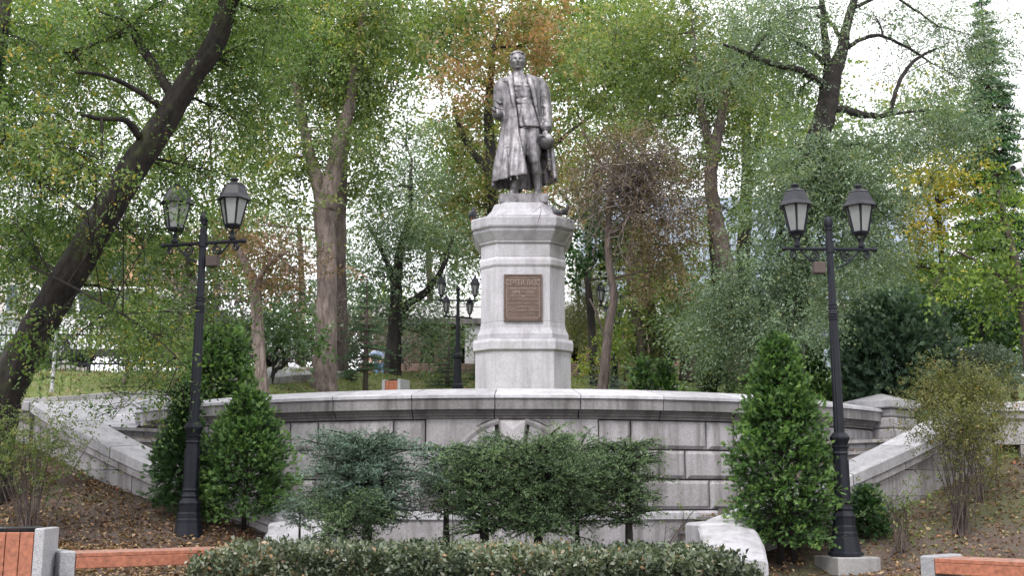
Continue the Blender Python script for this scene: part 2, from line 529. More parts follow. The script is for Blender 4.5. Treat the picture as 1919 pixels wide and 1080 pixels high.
# landing floors in front of the piers
for sg, lv, t0 in ((1, 0.745, 37), (-1, 0.92, 40)):
    mb = MB()
    if sg > 0: mb.arc([(6.6, EYE + lv - .12), (9.0, EYE + lv - .12), (9.0, EYE + lv), (6.6, EYE + lv)], sg * t0, sg * 62, 8)
    else: mb.arc([(6.6, EYE + lv - .12), (9.0, EYE + lv - .12), (9.0, EYE + lv), (6.6, EYE + lv)], sg * t0, sg * 56, 8)
    o = mb.build('landing_paving' , M['paving']); o['kind'] = 'structure'
# kerb stones along the far edge of the path, and a short raised kerb by the left pier
kerb = thing('path_kerb', 'low grey stone kerb along the far edge of the paved path below the lawn', 'kerb', tuple(far_e[3]))
for k in range(1, len(far_e) - 1):
    a, c = far_e[k], far_e[k + 1]
    n = max(1, int((c - a).length / 0.9))
    for i in range(n):
        p, q = a.lerp(c, i / n), a.lerp(c, (i + 1) / n)
        d = q - p; mid = (p + q) / 2
        mb = MB().box((0, 0, 0), (d.length - 0.012, 0.16, 0.26), 0, 0.012)
        ob = mb.build('kerb_stone', M['kerb'], kerb)
        ob.location = (mid.x - kerb.location.x, mid.y - kerb.location.y, up(mid.x, mid.y) - 0.02 - kerb.location.z)
        for vv in ob.data.vertices: vv.co += kerb.location   # undo the parent offset baked in by build
        ob.rotation_euler = (0, -atan2(d.z, math.hypot(d.x, d.y)), atan2(d.y, d.x))
b0 = at(222, 773, 17.9)
mb = MB().box((b0.x + 0.3, b0.y + .1, up(b0.x, b0.y) + 0.07), (0.95, 0.3, 0.2), radians(-28), 0.015)
tag(mb.build('kerb_block', M['cap']), 'short pale stone block lying on the path beside the left pier', 'kerb')

M['fascia'] = m_stone('dark_granite', (0.17, 0.16, 0.162), (0.29, 0.275, 0.28), (0.07, 0.062, 0.062), 0.8, speck=0.5)  # darker base tone than the coping slab, plus streaked stains
# ================================================================ curved podium wall
RW = 7.42
def HZ(py, Y=14.98): return at(960, py, Y).z
wall = thing('podium_wall', 'curved grey granite retaining wall of rusticated blocks with a heavy coping', 'wall', (0, CY - RW, EYE - 0.78))
z_cop = HZ(785); z1, z2, z3, z4 = HZ(842, 15.08), HZ(899, 15.08), HZ(958, 15.08), HZ(975, 15.08)
core = MB().arc([(6.95, EYE - .85), (RW - 0.045, EYE - .85), (RW - 0.045, z_cop + 0.1), (6.95, z_cop + 0.1)], -56, 56, 64)
core.build('wall_core', M['joint'], wall)
def block(t0, t1, za, zb, R=RW, g=0.012, bev=0.045, name='stone_block', mat=None, par=None):
    """a rusticated block: flat margin, then a raised pillowed face"""
    gd = math.degrees(g / R); bd = math.degrees(bev / R)
    a, c = t0 + gd, t1 - gd
    n = max(2, int((c - a) * 1.0))
    ths = [a, a + 0.0001, a + bd] + [a + bd + (c - a - 2 * bd) * k / n for k in range(1, n)] + [c - bd, c - 0.0001, c]
    hs = [za + g, za + g, za + g + bev, zb - g - bev, zb - g, zb - g]
    def rr(i, j):
        edge_t = i in (0, len(ths) - 1); edge_h = j in (0, len(hs) - 1)
        if edge_t or edge_h: return R - 0.06
        et = i in (1, len(ths) - 2); eh = j in (1, len(hs) - 2)
        if et or eh: return R - 0.008
        return R + 0.028
    v = []; f = []
    for i, t in enumerate(ths):
        for j, h in enumerate(hs):
            r = rr(i, j); tr = radians(t)
            v.append((r * sin(tr), CY - r * cos(tr), h))
    m_ = len(hs)
    for i in range(len(ths) - 1):
        for j in range(m_ - 1): f.append((i * m_ + j, (i + 1) * m_ + j, (i + 1) * m_ + j + 1, i * m_ + j + 1))
    mb = MB().add(v, f)
    return mb.build(name, mat or M['wall'], par or wall)
def course(bounds, za, zb):
    for a, c in zip(bounds[:-1], bounds[1:]):
        block(a, c, za, zb); block(-c, -a, za, zb)
c1 = [5.3, 9.0, 12.5, 21.2, 24.7, 33.5, 37.0, 45.8, 49.3, 55.5]
course(c1[1:], z1, z_cop)
c2 = [6.9, 15.6, 18.6, 27.5, 31.0, 39.8, 43.3, 52.0]
course(c2, z2, z1); course([9.5, 12.5, 21.4, 24.9, 33.6, 37.2, 46.0], z3, z2)
# spandrel pieces, niche, archivolt, keystone and voussoirs at the centre
def wp(px, py, r=RW):        # pixel on the wall face near the centre -> angle, height
    p = at(px, py, CY - r); return math.degrees(math.asin(p.x / r)), p.z
ac = wp(960, 905); ro = wp(960, 782)[1] - ac[1]
def arcstrip(r0, r1, rad, depth_r, a0=20, a1=160, n=24):
    mb = MB(); R = []
    for k in range(n + 1):
        a = radians(a0 + (a1 - a0) * k / n); ring = []
        for rr_, dr in ((r0, -0.06), (r0, depth_r * .6), ((r0 + r1) / 2, depth_r), (r1, depth_r * .5), (r1, -0.06)):
            x = rr_ * cos(a); z = ac[1] + rr_ * sin(a); t = math.asin(max(-1, min(1, x / RW)))
            R_ = RW + dr
            ring.append((R_ * sin(t), CY - R_ * cos(t), z))
        R.append(ring)
    return mb.rings(R)
arcstrip(ro - 0.075, ro, 0, 0.045, 8, 78).build('archivolt', M['wall'], wall)
arcstrip(ro - 0.075, ro, 0, 0.045, 102, 172).build('archivolt', M['wall'], wall)
def spandrel(sg):
    mb = MB(); v = []; n = 12; tmax = 9.0
    for k in range(n + 1):
        t = 1.9 + (tmax - .1 - 1.9) * k / n; x = RW * sin(radians(t))
        zlo = ac[1] + sqrt(max(0.02, ro * ro - x * x)) + 0.015 if x < ro * .995 else z1 + 0.012
        zlo = max(zlo, z1 + 0.012); zlo = min(zlo, z_cop - 0.004)
        for r, z in ((RW - 0.06, zlo), (RW + 0.02, zlo), (RW + 0.02, z_cop - 0.002), (RW - .06, z_cop - 0.002)):
            v.append((sg * r * sin(radians(t)), CY - r * cos(radians(t)), z))
    R = [v[i * 4:i * 4 + 4] for i in range(n + 1)]
    mb.rings(R).build('spandrel_block', M['wall'], wall)
spandrel(1); spandrel(-1)
block(-6.9, 6.9, z3, z2 - 0.02, R=RW - 0.05, name='niche_panel', bev=0.02)
for sg in (1, -1):
    v = []                    # voussoir beside the keystone
    for dr in (-0.06, 0.02):
        for px, py in ((994, 790), (1030, 802), (1062, 826), (1040, 850), (1018, 866), (984, 850)):
            t, z = wp(px, py); t = sg * t
            v.append(((RW + dr) * sin(radians(t)), CY - (RW + dr) * cos(radians(t)), z))
    MB().rings([v[:6], v[6:]]).build('voussoir', M['wall'], wall)
def kp(px, py, dr):
    t, z = wp(px, py); return ((RW + dr) * sin(radians(t)), CY - (RW + dr) * cos(radians(t)), z)
MB().add([kp(932, 786, .0), kp(990, 786, .0), kp(974, 858, .0), kp(946, 858, .0), kp(938, 790, .07), kp(984, 790, .07), kp(961, 806, .12), kp(961, 858, .13), kp(945, 858, .08), kp(976, 858, .08)],
         [(0, 1, 5, 4), (4, 5, 6), (0, 4, 8, 3), (5, 1, 2, 9), (4, 6, 7, 8), (6, 5, 9, 7), (3, 8, 7), (3, 7, 2), (2, 7, 9)]).build('keystone', M['wall'], wall)
# plinth under the courses
for a, c in ((-30, -18), (-18, -6), (-6, 6), (6, 18), (18, 30)):
    g = .05
    MB().arc([(7.2, z4), (RW + .06, z4), (RW + .06, z3 - .035), (RW + .03, z3 - .006), (7.2, z3 - .006)], a + g, c - g, 6).build('plinth_ledge', M['cap'], wall)
    MB().arc([(7.2, EYE - .85), (RW + .03, EYE - .85), (RW + .03, z4 - .004), (7.2, z4 - .004)], a + g, c - g, 6).build('plinth_block', M['wall'], wall)
# coping stones with their cornice moulding
zt = HZ(739, 14.9); zb_ = HZ(728.5, 15.45)
cop = [(6.92, zb_ - 0.2), (6.92, zb_ + .01), (6.98, zb_), (7.58, zt + .002), (7.6, zt - .01), (7.6, HZ(746, 14.9)), (7.3, HZ(746.3, 14.9))]
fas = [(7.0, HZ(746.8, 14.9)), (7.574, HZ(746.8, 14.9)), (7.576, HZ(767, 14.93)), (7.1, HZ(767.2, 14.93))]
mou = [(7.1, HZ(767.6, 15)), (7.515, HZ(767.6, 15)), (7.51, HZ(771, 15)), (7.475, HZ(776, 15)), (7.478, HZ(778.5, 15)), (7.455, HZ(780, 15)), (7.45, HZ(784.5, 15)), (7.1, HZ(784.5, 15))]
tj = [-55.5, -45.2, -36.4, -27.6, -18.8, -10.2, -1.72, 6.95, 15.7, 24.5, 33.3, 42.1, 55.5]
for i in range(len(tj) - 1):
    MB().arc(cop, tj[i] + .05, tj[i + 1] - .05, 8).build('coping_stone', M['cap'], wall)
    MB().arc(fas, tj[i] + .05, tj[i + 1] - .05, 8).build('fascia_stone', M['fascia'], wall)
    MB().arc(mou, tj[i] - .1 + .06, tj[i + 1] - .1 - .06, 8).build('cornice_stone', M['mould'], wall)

# ================================================================ piers at the two ends of the podium
def pier(px, Yp, rz, label, tiers, apex, w=0.78):
    c = at(px, 760, Yp)
    zs = [at(px, y, Yp - 0.45).z for y in tiers]
    t = thing('stone_pier', label, 'pier', (c.x, c.y, zs[-1]), 'piers at the ends of the podium wall')
    c = (c.x, c.y)
    k = w / 2 + .05
    q = []
    for (a, z) in ((k - .02, zs[1] + 0.004), (k, zs[1] + .02), (k, zs[0] - .012), (k - .012, zs[0])):
        q.append([(c[0] + (x * cos(rz) - y * sin(rz)), c[1] + (x * sin(rz) + y * cos(rz)), z) for x, y in ((-a, -a), (a, -a), (a, a), (-a, a))])
    q.append([(c[0] + (x * cos(rz) - y * sin(rz)), c[1] + (x * sin(rz) + y * cos(rz)), zs[0] + (apex)) for x, y in ((-.02, -.02), (.02, -.02), (.02, .02), (-.02, .02))])
    MB().rings(q).build('pier_cap', M['cap'], t)
    for i in range(1, len(tiers) - 1):
        ww = w - 0.06 if i == 1 else w + (0.03 if i == len(tiers) - 2 else 0)
        MB().box((c[0], c[1], (zs[i] + zs[i + 1]) / 2), (ww, ww, zs[i] - zs[i + 1] - 0.008), rz, 0.025).build('pier_block', M['wall'], t)
    MB().box((c[0], c[1], zs[-1] - .2), (w - .04, w - .04, .4), rz).build('pier_foot', M['wall'], t)
    return t
pier(1652, 18.0, radians(42), 'square stone pier with hipped cap at the right end of the podium wall', [750, 765.5, 782.5, 804, 825], 0.13)
pier(312, 18.0, radians(28), 'square stone pier with flat cap at the left end beside the paved path', [751, 767, 784, 802], 0.1)

# ================================================================ stairs and sloping parapets
def steps_side(sg, angs, label):
    r = thing('stone_stairs', label, 'stairs', (sg * 3.2, 15.2, EYE - .78), 'stairs curving round the podium')
    lv = -0.48
    for i, a in enumerate(angs):
        nxt = angs[i + 1] if i + 1 < len(angs) else a + 5
        z = EYE + lv + i * 0.175
        j = random.uniform(-.004, .004)
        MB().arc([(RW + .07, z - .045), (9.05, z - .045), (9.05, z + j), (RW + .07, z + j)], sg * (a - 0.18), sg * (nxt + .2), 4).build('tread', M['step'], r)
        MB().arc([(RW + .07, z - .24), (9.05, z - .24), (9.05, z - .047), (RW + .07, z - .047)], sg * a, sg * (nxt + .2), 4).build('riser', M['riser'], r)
steps_side(1, [17.2, 19.6, 22, 25, 28, 31, 34, 37], 'right hand flight of granite steps curving up round the podium')
steps_side(-1, [17.2, 19.6, 22, 25, 28, 31, 34, 37, 40], 'left hand flight of granite steps climbing to the paved path')
def parapet(sg, label):
    r = thing('stair_parapet', label, 'parapet', (sg * 5.0, 14.4, low(sg * 5.0, 14.4)), 'parapets beside the stairs')
    RI, RO = 8.98, 9.52
    def htop(t): return EYE + min(0.246 + 0.054 * (t - 26.2), 1.27)
    def sweep(prof, t0, t1, name, mat, n=6):
        """profile as (offset from the outer face, height below the cap)"""
        R = []
        for k in range(n + 1):
            t = t0 + (t1 - t0) * k / n; tr = radians(sg * t)
            R.append([((RO + o) * sin(tr), CY - (RO + o) * cos(tr), htop(t) - d) for o, d in prof])
        MB().rings(R).build(name, mat, r)
    capp = [(-0.56, 0.14), (-0.56, -0.02), (-.5, -.035), (0.0, 0.0), (0.02, 0.015), (0.02, 0.14)]
    sub = [(-0.3, 0.145), (-0.02, 0.145), (-0.0, 0.16), (-0.0, 0.235), (-0.04, 0.26), (-0.3, 0.26)]
    js = [15.0, 20.0, 26.0, 32.6, 39.3, 45.2]
    for a, c in zip(js[:-1], js[1:]):
        sweep(capp, a + .07, c - .07, 'capstone', M['cap'])
        sweep(sub, a - .9, c - 1.0, 'string_moulding', M['wall'])
    # wall below, three courses cut by the ground
    for (zt_, zb2, sh) in ((None, 0.30, 0), (0.30, -0.03, 3), (-0.03, -0.36, 0), (-.36, -.95, 3)):
        for a in np.arange(15, 45, 6.2):
            a0 = a + sh * (1 if a > 15 else 0); a1 = min(a + 6.2 + sh, 45.2)
            if a1 - a0 < 1: continue
            R = []
            hs = [htop(a0 + (a1 - a0) * k / 5) - .255 for k in range(6)]
            zt2 = [h if zt_ is None else min(h, EYE + zt_ - .006) for h in hs]
            if max(zt2) <= EYE + zb2 + .02: continue
            for k in range(6):
                tr = radians(sg * (a0 + .05 + (a1 - a0 - .1) * k / 5)); zz = max(zt2[k], EYE + zb2 + .002)
                R.append([(q * sin(tr), CY - q * cos(tr), z) for q, z in ((RI + .02, EYE + zb2), (RO - .05, EYE + zb2), (RO - .05, zz), (RI + .02, zz))])
            MB().rings(R).build('wall_block', M['wall'], r)
    # level part running outwards
    tr = radians(45.2); x0, y0 = RO * sin(tr), CY - RO * cos(tr); h = htop(45.2)
    X = [x0 + .02, x0 + 1.15, x0 + 2.3, x0 + 3.6, x0 + 5.2]
    for a, c in zip(X[:-1], X[1:]):
        cx_ = sg * (a + c) / 2; w = c - a - .012
        MB().box((cx_, y0 + .27, h - .0675), (w, .56, .145), 0, .015).build('capstone', M['cap'], r)
        MB().box((cx_, y0 + .17, h - .2), (w, .3, .11), 0, .02).build('string_moulding', M['wall'], r)
        for (za, zb2) in ((.258, .6), (.606, .95), (.956, 1.4)):
            MB().box((cx_ + (sg * .35 if zb2 == .95 else 0), y0 + .29, h - (za + zb2) / 2), (w, .45, zb2 - za), 0, .008).build('wall_block', M['wall'], r)
    return r
parapet(1, 'right hand sloping granite parapet with pale capstones behind the multi stemmed shrubs')
parapet(-1, 'left hand sloping granite parapet with pale capstones above the bare soil bank')
def newel(sg, label):
    t = thing('stair_newel', label, 'newel', (sg * 2.5, 13.1, EYE - .95), 'carved ends of the stair parapets')
    P = lambda x, y: (sg * x, y)
    top = [P(2.02, 13.35), P(2.14, 12.95), P(2.5, 12.8), P(2.78, 13.05), P(2.82, 13.62), P(2.45, 13.8)]
    zt_ = EYE - .335
    ins = [((x - sg * 2.5) * .93 + sg * 2.5, (y - 13.25) * .93 + 13.25) for x, y in top]
    q = [[(x, y, EYE - 1.0) for x, y in top], [(x, y, zt_ - .03) for x, y in top], [(x, y, zt_) for x, y in ins], [(sg * 2.45, 13.3, zt_ + .035)] * 6]
    MB().rings(q[:3], cap=False).add(q[2] + [q[3][0]], [(i, (i + 1) % 6, 6) for i in range(6)]).build('newel_block', M['cap'], t)
    # low tail that drops towards the hedge
    rows = [(2.1, 2.7, 12.95, -.365), (2.06, 2.7, 12.6, -.40), (2.0, 2.66, 12.1, -.53), (1.96, 2.58, 11.6, -.68)]
    R = []
    for a, c, y, z in rows:
        m_ = (a + c) / 2
        R.append([(sg * a, y, EYE - 1.2), (sg * a, y, EYE + z - .03), (sg * (a + .03), y, EYE + z), (sg * m_, y, EYE + z + .03), (sg * (c - .03), y, EYE + z), (sg * c, y, EYE + z - .03), (sg * c, y, EYE - 1.2)])
    MB().rings(R).build('newel_tail', M['cap'], t)
newel(1, 'carved stone end of the parapet beside the big green thuja, right of the hedge')
newel(-1, 'carved stone end of the parapet seen between the left thuja and the first spruce')

# ================================================================ pedestal
PY = 22.5
ped = thing('statue_pedestal', 'tall pale granite pedestal with chamfered corners carrying the statue', 'pedestal', (0.0, PY, EYE + 0.75))
PX = at(979.5, 560, PY).x
def pz(py, half): return at(980, py, PY - half).z
def octa(h, c, z, dx=0.0):
    return [(PX + x, PY + y, z) for x, y in ((-h + c, -h), (h - c, -h), (h, -h + c), (h, h - c), (h - c, h), (-h + c, h), (-h, h - c), (-h, -h + c))]
def octstack(prof, name, mat=None):
    return MB().rings([octa(h, h * .37 if ch is None else ch, z) for h, z, ch in prof]).build(name, mat or M['granite'], ped)
hp = lambda wpx, py: wpx / 2 / ppm(PY - 1, at(980, py, PY).z)
p_ = lambda wpx, py, ch=None: (hp(wpx, py), pz(py, hp(wpx, py)), ch)
g = 0.006
octstack([(hp(182, 740), EYE + .7, None), p_(182, 657.5)], 'base_block')
octstack([p_(184, 657.2), p_(191, 654), p_(191, 640), p_(187, 634)], 'base_moulding')
octstack([p_(174, 633.6), p_(174, 625), p_(170, 621), p_(164, 614), p_(160.5, 602)], 'shaft_foot')
octstack([p_(160.2, 601.6), p_(160.2, 500)], 'shaft')
octstack([p_(161, 499.5), p_(165, 495), p_(165, 486), p_(162, 483), p_(160, 481)], 'astragal')
octstack([p_(159, 480.5), p_(159, 456.5)], 'frieze_block')
octstack([p_(161, 456), p_(166, 453), p_(167, 449.5), p_(169, 449), p_(178, 441), p_(188, 432), p_(190, 429), p_(186, 428), p_(190, 424.5)], 'cornice')
octstack([p_(194, 424), p_(196, 421), p_(196, 407), p_(193, 403.5)], 'cap_slab')
octstack([p_(150, 403), p_(142, 401), p_(120, 391), p_(110, 381), p_(107, 379)], 'cap_neck')
zPl = pz(380.5, .6)
# bronze plaque with its writing
yf = PY - hp(160.2, 550) - .004
def plq(px, py): p = at(px, py, yf); return p.x, p.z
x0, z0 = plq(944, 602.5); x1, z1_ = plq(1016, 515)
mb = MB(); w_, h_ = x1 - x0, z1_ - z0; cxp, czp = (x0 + x1) / 2, (z0 + z1_) / 2
pl = thing('bronze_plaque', 'rectangular bronze plaque with raised Cyrillic lettering on the pedestal front', 'plaque', (cxp, yf, z0))
MB().box((cxp, yf - .015, czp), (w_, .035, h_), 0, .008).build('plate', M['bronze_plate'], pl)
def frame(mb, hx, hz, t, y, d):
    for s_ in (-1, 1):
        mb.box((cxp + s_ * hx, y, czp), (t, d, 2 * hz + t)); mb.box((cxp, y, czp + s_ * hz), (2 * hx - t - .002, d, t))
fb = MB(); frame(fb, w_ / 2 - .016, h_ / 2 - .016, .03, yf - .04, .018); fb.build('frame', M['bronze_plate'], pl)
fb = MB(); frame(fb, w_ / 2 - .06, h_ / 2 - .06, .008, yf - .036, .01); fb.build('inner_border', M['bronze_letter'], pl)
for sx in (-1, 1):
    for sz in (-1, 1):
        MB().ball((cxp + sx * (w_ / 2 - .055), yf - .038, czp + sz * (h_ / 2 - .055)), (.018, .012, .018), 8, 5).build('rosette', M['bronze_plate'], pl)
def words(txt, size, z, dx=0.0, sx=1.0, ext=.006):
    cu = bpy.data.curves.new('lettering', 'FONT'); cu.body = txt; cu.size = size; cu.extrude = ext
    cu.align_x = 'CENTER'; cu.align_y = 'CENTER'; cu.resolution_u = 2
    o = bpy.data.objects.new('tmp', cu); COL.objects.link(o)
    bpy.context.view_layer.update()
    me = bpy.data.meshes.new_from_object(o.evaluated_get(bpy.context.evaluated_depsgraph_get()))
    bpy.data.objects.remove(o)
    me.materials.clear(); me.materials.append(M['bronze_letter']); me.name = 'lettering'
    ob = link('lettering', me, pl)
    ob.location = Vector((cxp + dx, yf - .037, z)) - pl.location
    ob.rotation_euler = (pi / 2, 0, 0); ob.scale = (sx, 1, 1)
zz = lambda py: plq(980, py)[1]
words('СЕРГЕЙ  ЛАЗО', .15, zz(531), sx=.6, ext=.012)
words('1894 — 1920', .10, zz(549), sx=.8, ext=.012)
MB().box((cxp, yf - .036, zz(541.5)), (.5, .008, .012)).build('rule', M['bronze_letter'], pl)
MB().box((cxp - .13, yf - .036, zz(554.5)), (.2, .008, .01)).box((cxp + .13, yf - .036, zz(554.5)), (.2, .008, .01)).box((cxp, yf - .036, zz(555.5)), (.03, .008, .03), 0).build('rule', M['bronze_letter'], pl)
for tx, y, s_, dx in (('ВОТ ЗА ЭТУ РУССКУЮ ЗЕМЛЮ,', 563, .048, 0), ('НА КОТОРОЙ Я СЕЙЧАС СТОЮ,', 570, .048, 0), ('МЫ УМРЁМ,', 576.5, .046, 0), ('НО НЕ ОТДАДИМ ЕЁ НИКОМУ', 583, .05, 0), ('С. ЛАЗО', 589.5, .05, .14)):
    words(tx, s_, zz(y), dx, .85, .007)
# ================================================================ street lamps
YL = 12.75
def lz(py): return at(1565, py, YL).z - at(1585, 1042, YL).z
LS = ppm(YL, 2.5)
def make_lamp(label, rz, two_tier=False):
    t = thing('street_lamp', label, 'street lamp', (0, 0, 0), 'black lantern lamps of the park')
    r = lambda px: px / 2 / ppm(YL, 1.2)
    H = lz
    k = 1 / cos(pi / 8)
    base = [(r(68), H(1042)), (r(68), H(1037)), (r(60), H(1034)), (r(52), H(1008)), (r(50), H(1007)), (r(50), H(1000)), (r(46), H(997)), (r(46), H(988)), (r(42), H(985)), (r(44), H(972)), (r(46), H(968)), (r(38), H(962)), (r(33), H(958)), (r(37), H(955)), (r(32), H(950)), (r(31), H(946)), (r(35), H(943)), (r(31), H(940)),
            (r(26), H(853)), (r(32), H(851)), (r(27), H(847)), (r(29), H(842)), (r(33), H(838)), (r(27), H(836)), (r(30), H(832)), (r(39), H(823)), (r(39), H(820)), (r(33), H(817)), (r(28), H(813)), (r(22), H(811))]
    MB().lathe((0, 0, 0), [(a * k * .87, z) for a, z in base], 8, pi / 8).build('base', M['iron'], t)
    for q in range(8):       # raised panels on the octagonal foot
        a = q * pi / 4
        ra = r(27) * .9
        MB().box((ra * cos(a), ra * sin(a), (H(935) + H(862)) / 2), (.012, .075, H(862) - H(935)), a, .004).build('foot_panel', M['iron'], t)
    MB().lathe((0, 0, 0), [(r(20), H(811.5)), (r(17), H(600))], 24, 0, flute=.1).build('lower_shaft', M['iron'], t)
    rg = []
    for y in (599, 594, 589): rg += [(r(16), H(y + 1.6)), (r(19.5), H(y + .6)), (r(19.5), H(y - .6)), (r(16), H(y - 1.6))]
    for y in (578, 572): rg += [(r(15), H(y + 1.5)), (r(18), H(y + .6)), (r(18), H(y - .6)), (r(15), H(y - 1.5))]
    MB().lathe((0, 0, 0), rg, 16).build('collar', M['iron'], t)
    MB().lathe((0, 0, 0), [(r(14.5), H(570)), (r(13), H(432))], 24, 0, flute=.1).build('upper_shaft', M['iron'], t)
    MB().lathe((0, 0, 0), [(r(17), H(452 + 22)), (r(17), H(452))], 12).build('cross_socket', M['iron'], t)
    MB().lathe((0, 0, 0), [(r(13), H(433)), (r(15.5), H(431)), (r(12), H(428)), (r(15), H(426)), (r(17.5), H(420)), (r(17), H(416)), (r(15.5), H(412)), (r(10), H(408)), (r(4), H(406)), (r(1), H(405.5))], 14).build('finial', M['iron'], t, True)
    zb = H(467); hw = 88 / LS; dl = 62 / LS
    MB().tube([(-hw, 0, zb), (hw, 0, zb)], .022, 8).ball((-hw, 0, zb), .032, 8, 6).ball((hw, 0, zb), .032, 8, 6).build('crossbar', M['iron'], t)
    for s_ in (-1, 1):
        pts = []
        for q in range(15):
            u = q / 14; pts.append((s_ * (.07 + (dl - .1) * u), 0, zb - .02 - .2 * (1 - u) ** 1.2 - .05 * sin(u * pi)))
        def curl(cx_, cz_, r0, turns, a0, dirn=1):
            return [(s_ * (cx_ + r0 * (1 - .75 * q / 22) * cos(a0 + dirn * turns * 2 * pi * q / 22)), 0, cz_ + r0 * (1 - .75 * q / 22) * sin(a0 + dirn * turns * 2 * pi * q / 22)) for q in range(23)]
        MB().tube(pts, .012, 6).tube(curl(.19, zb - .085, .065, 1.6, 1.6), .011, 6).tube(curl(dl + .05, zb - .07, .05, 1.5, 2.2, -1), .011, 6).build('scroll_bracket', M['iron'], t)
        # lantern: a hexagonal glazed body under a hipped roof
        zl = lambda y: H(y)
        lan = MB()
        hexr = lambda px: .81 * px / 2 / ppm(YL, 4.2)
        c = (s_ * dl, 0, 0)
        lan.tube([(c[0], 0, zb + .015), (c[0], 0, H(446))], [.028, .024], 10)
        lan.lathe(c, [(.045, H(462)), (.045, H(459)), (.03, H(457))], 10)
        for q in range(4):
            a = q * pi / 2 + .4
            lan.tube([(c[0] + .028 * cos(a), .028 * sin(a), H(452)), (c[0] + .05 * cos(a), .05 * sin(a), H(446)), (c[0] + .09 * cos(a), .09 * sin(a), H(440))], .008, 5)
        ro_ = 0.25
        lan.lathe(c, [(hexr(26), H(441)), (hexr(34), H(440)), (hexr(40), H(436)), (hexr(38), H(434))], 6, ro_)
        lan.lathe(c, [(hexr(66), H(387)), (hexr(70), H(385)), (hexr(68), H(383))], 6, ro_)
        for q in range(6):
            a = ro_ + q * pi / 3
            lan.tube([(c[0] + hexr(38) * cos(a), hexr(38) * sin(a), H(436)), (c[0] + hexr(66) * cos(a), hexr(66) * sin(a), H(386))], .011, 5)
        body = lan.build('lantern', M['iron'], t)
        MB().lathe(c, [(hexr(84), H(388.5)), (hexr(84), H(387)), (hexr(70), H(380)), (hexr(50), H(362)), (hexr(52), H(361)), (hexr(44), H(359)), (hexr(24), H(355)), (hexr(14), H(353))], 6, ro_).build('lantern_roof', M['roofiron'], body)
        MB().lathe(c, [(hexr(11), H(354)), (hexr(11), H(351)), (hexr(20), H(349)), (hexr(19), H(346.5)), (hexr(8), H(345)), (hexr(1), H(344.6))], 12).build('lantern_knob', M['roofiron'], body, True)
        for q in range(6):
            a0, a1 = ro_ + q * pi / 3 + .1, ro_ + (q + 1) * pi / 3 - .1
            v = []
            for dd in (0.0, .006):
                for (rr_, z) in ((hexr(36) - dd, H(434.5)), (hexr(64) - dd, H(387.5))):
                    for a in ((a0, a1) if z == H(434.5) else (a1, a0)):
                        v.append((c[0] + rr_ * cos(a) * .985, rr_ * sin(a) * .985, z))
            MB().rings([v[:4], v[4:]]).build('pane', M['frosted'], body)
    t.rotation_euler.z = rz
    return t
b_ = at(1585, 1042, YL)
lampR = make_lamp('black twin lantern street lamp on a concrete plinth beside the big green thuja', radians(3))
lampR.location = b_
sb = MB().box((-.14, -.0, lz(503)), (.14, .1, 22 / LS), 0, .01).build('speaker_box', m_plain('rusty_box', (.07, .05, .045), .7), lampR)
for vv in sb.data.vertices: vv.co += b_
tag(MB().box((b_.x + .02, b_.y + .03, b_.z - .11), (.52, .52, .2), radians(14), .012).build('lamp_plinth', M['kerb']), 'square concrete plinth under the lamp standing beside the big green thuja', 'plinth')
bl = at(352, 1016, 13.05)
lampL = copy_tree(lampR, None, bl, radians(-14), 'black twin lantern street lamp half hidden by hanging leaves at the edge of the bench')
for ch in list(lampL.children):
    if ch.name.startswith('speaker_box'): ch.location.x = .28
tag(MB().box((bl.x + .02, bl.y + .02, bl.z - .11), (.54, .54, .2), radians(-8), .012).build('lamp_plinth', M['concrete']), 'square concrete plinth under the lamp standing behind the wooden bench', 'plinth')
# far four-lantern lamps
def far_lamp(px, pybase, pytop, Y, label, rz):
    b0 = at(px, pybase, Y); H_ = at(px, pytop, Y).z - b0.z
    t = thing('park_lamp', label, 'street lamp', b0, 'black four lantern lamps beyond the podium')
    P = b0
    MB().lathe(P, [(.14, 0), (.14, .1), (.1, .14), (.095, .75), (.125, .78), (.125, .84), (.06, .9), (.05, H_ * .62), (.065, H_ * .625), (.042, H_ * .64), (.038, H_ * .88), (.07, H_ * .89), (.02, H_ * .92)], 12).build('pole', M['iron'], t, False)
    for zf, arm, ang in ((.79, .5, 0.1), (.64, .38, 0.1 + .35)):
        z = b0.z + H_ * zf
        MB().tube([(P.x - arm * cos(rz + ang), P.y - arm * sin(rz + ang), z), (P.x + arm * cos(rz + ang), P.y + arm * sin(rz + ang), z)], .022, 6).build('arm', M['iron'], t)
        for s_ in (-1, 1):
            c = (P.x + s_ * arm * .84 * cos(rz + ang), P.y + s_ * arm * .84 * sin(rz + ang), z)
            k = .76 if zf > .7 else .64
            ln = MB().lathe(c, [(.02, 0), (.02, .12 * k), (.07 * k, .16 * k), (.07 * k, .18 * k)], 6).lathe(c, [(.165 * k, .52 * k), (.165 * k, .54 * k), (.1 * k, .72 * k), (.04 * k, .76 * k), (.045 * k, .8 * k), (.01, .84 * k)], 6)
            for q in range(6):
                a = q * pi / 3
                ln.tube([(c[0] + .07 * k * cos(a), c[1] + .07 * k * sin(a), c[2] + .18 * k), (c[0] + .145 * k * cos(a), c[1] + .145 * k * sin(a), c[2] + .53 * k)], .01, 4)
            ln = ln.build('lantern', M['iron'], t)
            MB().lathe(c, [(.06 * k, .18 * k), (.132 * k, .53 * k)], 6).build('glazing', M['frosted'], ln)
    return t
far_lamp(857, 730, 520, 27.5, 'slim black four lantern lamp left of the pedestal', 0)
far_lamp(1152, 732, 535, 29.5, 'black four lantern lamp half hidden behind the slender trunk right of the pedestal', .5)
far_lamp(1176, 700, 575, 41, 'most distant four lantern lamp, before the dark loggia behind the slender trunk', .2)

